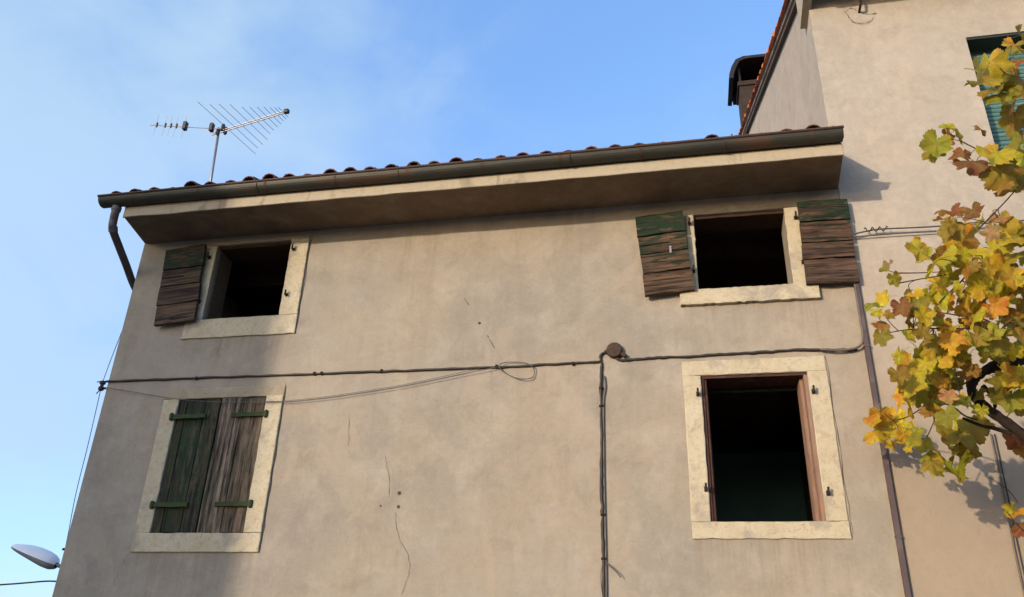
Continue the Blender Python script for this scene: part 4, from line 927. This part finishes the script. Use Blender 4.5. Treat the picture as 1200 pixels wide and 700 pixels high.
# ================================================================ street lamp behind the left corner
lp = tag(empty('street_lamp', (-10.62, 6.0, 0)), 'grey street lamp head on a bent arm behind the left corner', 'street lamp')
build('pole', tube([(-10.62, 6.0, 0), (-10.62, 6.0, 3.0), (-10.63, 6.0, 3.16)], 0.06, 12, sub=3), MAT['steel'], lp, smooth=True)
build('arm', tube([(-10.63, 6.0, 3.15), (-10.80, 6.0, 3.31), (-11.15, 6.0, 3.455), (-11.40, 6.0, 3.54)], 0.032, 10), MAT['steel'], lp, smooth=True)
hx0, hx1 = Vector((-11.22, 6.0, 3.47)), Vector((-12.27, 6.0, 3.80))
ax = (hx1 - hx0); AL = ax.length; ax.normalize(); up = Vector((-ax.z, 0, ax.x)); up = -up if up.z < 0 else up
sections = [(0.0, 0.05, 0.05, 0.05), (0.04, 0.11, 0.12, 0.085), (0.12, 0.15, 0.155, 0.115), (0.25, 0.18, 0.175, 0.118), (0.42, 0.19, 0.175, 0.100), (0.60, 0.18, 0.155, 0.082), (0.76, 0.15, 0.120, 0.066), (0.88, 0.11, 0.085, 0.050), (0.96, 0.065, 0.050, 0.032), (1.0, 0.02, 0.015, 0.012)]
def head_half(upper):
    V, F = [], []; n = 10
    for t, w, hu, hd in sections:
        c = hx0 + ax * (AL * t)
        for k in range(n + 1):
            a = math.pi * k / n
            v = c + Vector((0, 1, 0)) * (w * math.cos(a)) + up * ((hu if upper else -hd) * math.sin(a) + (0.0 if upper else -0.002))
            V.append(tuple(v))
    m = n + 1
    for i in range(len(sections) - 1):
        for k in range(n):
            q = (i * m + k, i * m + k + 1, (i + 1) * m + k + 1, (i + 1) * m + k)
            F.append(q if not upper else q[::-1])
    return V, F
sh = build('lamp_shell', head_half(True), MAT['lamp_shell'], lp, smooth=True)
build('lamp_tray', head_half(False), MAT['lamp_under'], sh, smooth=True)
oc = build('overhead_wire', tube([(-10.66, 6.0, 3.06), (-11.16, 6.0, 3.195), (-12.28, 6.0, 3.125), (-16, 6.3, 2.95), (-24, 7, 3.6)], 0.014, 6), MAT['cable'], None)
tag(oc, 'overhead wire leaving the left corner below the street lamp', 'wire')

# ================================================================ grape vine
vine = tag(empty('grape_vine', (3.75, -1.7, 0)), 'autumn grape vine with yellow and brown leaves hanging in front of the pale wall', 'vine')
build('trunk', tube([(3.75, -1.7, 0), (3.70, -1.72, 0.9), (3.82, -1.66, 1.9), (3.66, -1.6, 2.9), (3.30, -1.55, 3.45), (2.75, -1.5, 3.43), (2.42, -1.5, 3.32)], 0.060, 9, r_end=0.040, wob=0.10), MAT['bark'], vine, smooth=True)
build('trunk', tube([(3.30, -1.55, 3.45), (3.25, -1.75, 4.3), (3.30, -2.0, 5.2), (3.2, -2.2, 6.0), (3.0, -2.3, 6.8)], 0.036, 8, r_end=0.008, wob=0.10), MAT['bark'], vine, smooth=True)
for i, (r, pts) in enumerate(CANES):
    big = r > 0.012
    build('branch' if big else 'cane', tube(pts, r, 8 if big else 5, 6, r_end=None if r > 0.03 else r * 0.55, wob=0.16 if big else 0.06, seed=i), MAT['bark' if big else 'cane'], vine, smooth=True)
# leaves: five lobes, toothed margin, petiole notch, cupped and creased along the veins
def leaf_vf(seed):
    rn = random.Random(seed)
    lobes = [(-90, 1.0, 36), (-24, 0.93, 33), (-156, 0.93, 33), (38, 0.84, 34), (142, 0.84, 34)]
    lobes = [(a + rn.uniform(-6, 6), r * rn.uniform(0.9, 1.08), w) for a, r, w in lobes]
    n = 60
    V = [(0, 0, 0)]; vein = [1.0]
    fold = rn.uniform(0.05, 0.75); cup = rn.uniform(-0.5, 0.9); tw = rn.uniform(-0.8, 0.8); ph = rn.uniform(0, 6); droop = rn.uniform(-0.1, 0.5)
    def zz(x, z):
        rr = math.hypot(x, z)
        return -(cup * rr * rr * 0.5) + fold * abs(x) * 0.8 + 0.16 * math.sin(5 * math.atan2(z, x) + ph) * rr * rr + tw * x * z * 0.5 + droop * max(0, -z) ** 2 * 0.6
    for ring in (0.38, 0.72, 1.0):
        for k in range(n):
            a = -270 + 360 * k / n + (360 / n) * 0.5
            r = 0.78
            v = 0
            for la, lr, lw in lobes:
                d = (a - la + 180) % 360 - 180
                r = max(r, lr * math.exp(-(d / lw) ** 2 * 0.8))
                v = max(v, math.exp(-(d / 6.0) ** 2))
            d90 = (a - 90 + 180) % 360 - 180
            r *= 1 - 0.72 * math.exp(-(d90 / 15) ** 2)
            for sa in (-58, -122, 6, 174):
                ds = (a - sa + 180) % 360 - 180
                r *= 1 - 0.20 * math.exp(-(ds / 5.5) ** 2)
            if ring == 1.0: r *= 1 + (0.045 if k % 2 else -0.045) + rn.uniform(-0.035, 0.035)
            rr = r * ring
            x, z = rr * math.cos(rad(a)), rr * math.sin(rad(a))
            V.append((x * 0.5, 0.5 * zz(x, z) - (0.02 * v if ring < 1 else 0), z * 0.5)); vein.append(v * (1 if ring < 1 else 0.6))
    F = []
    for k in range(n):
        k2 = (k + 1) % n
        F.append((0, 1 + k, 1 + k2)); F.append((1 + k, 1 + n + k, 1 + n + k2, 1 + k2)); F.append((1 + n + k, 1 + 2 * n + k, 1 + 2 * n + k2, 1 + n + k2))
    # petiole
    b = len(V)
    pts = [(0, 0, 0), (0.02, 0.06, 0.16), (0.05, 0.16, 0.30), (0.06, 0.28, 0.40)]
    tv, tf = tube(pts, 0.012, 3, 2)
    V += tv; F += [tuple(i + b for i in f) for f in tf]; vein += [1.0] * len(tv)
    return V, F, vein
leaf_meshes = []
for s in range(14):
    V, F, vein = leaf_vf(100 + s)
    me = bpy.data.meshes.new('leaf'); me.from_pydata(V, [], F); me.validate()
    at = me.attributes.new('vein', 'FLOAT', 'POINT')
    at.data.foreach_set('value', vein[:len(me.vertices)])
    for p in me.polygons: p.use_smooth = True
    me.materials.append(MAT['leaf']); me.update(); leaf_meshes.append(me)
LC = {'y': (0.54, 0.385, 0.018), 'yg': (0.44, 0.355, 0.018), 'g': (0.28, 0.255, 0.018), 'o': (0.54, 0.300, 0.018), 'ol': (0.25, 0.195, 0.014), 'b': (0.29, 0.150, 0.018), 'r': (0.22, 0.080, 0.020), 'p': (0.38, 0.20, 0.080)}
rl = random.Random(12)
NODES = [q for rr, pp in CANES for q in catmull(pp, 4)]
for i, row in enumerate(LEAVES.split(';')):
    x, y, z, s, c = row.split()
    x, y, z, s = float(x), float(y), float(z), float(s)
    o = bpy.data.objects.new('leaf', rl.choice(leaf_meshes))
    place(o, (x, y, z + s * 0.12), vine)
    k = 1.28 * s
    o.scale = (k * rl.uniform(0.9, 1.1), k, k * rl.uniform(0.9, 1.1))
    o.rotation_euler = (rl.gauss(-0.15, 0.50), rl.gauss(0.0, 0.50), rl.gauss(-0.3, 0.65))
    if i % 3 == 0:
        c0 = Vector((x, y + 0.03, z + s * 0.35)); q = min(NODES, key=lambda n: (n - c0).length)
        if 0.04 < (q - c0).length < 0.55:
            mid = (c0 + q) / 2 + Vector((rl.uniform(-0.03, 0.03), 0.01, rl.uniform(0.0, 0.05)))
            build('cane', tube([q, mid, c0], 0.0032, 4, 4, r_end=0.0018), MAT['cane'], vine)
    o.color = tuple(max(0.0, v * rl.uniform(0.85, 1.15)) for v in LC[c]) + (1,)

# ================================================================ barn across the yard, out of frame: its shadow lies on the left of the facade
barn = tag(empty('barn', (-20.0, -14.0, 0)), 'tall narrow ochre barn across the yard, left behind the viewer', 'barn')
build('wall', hull_prism([(-16.0, 0), (-12.0, 0), (-12.0, 8.3), (-16.0, 9.75)], -26.0, -15.04), MAT['house_far'], barn)
build('roof', hull_prism([(-16.02, 9.765), (-11.7, 8.20), (-11.7, 8.30), (-16.02, 9.865)], -26.3, -15.03), MAT['tile'], barn)
for x in (-24.0, -21.0, -18.0):
    w = build('window', box(x - 0.5, x + 0.5, -12.0, -11.97, 4.2, 5.5), MAT['room_timber'], barn)
    build('window_sill', box(x - 0.6, x + 0.6, -12.0, -11.88, 4.1, 4.2), MAT['stone'], w)
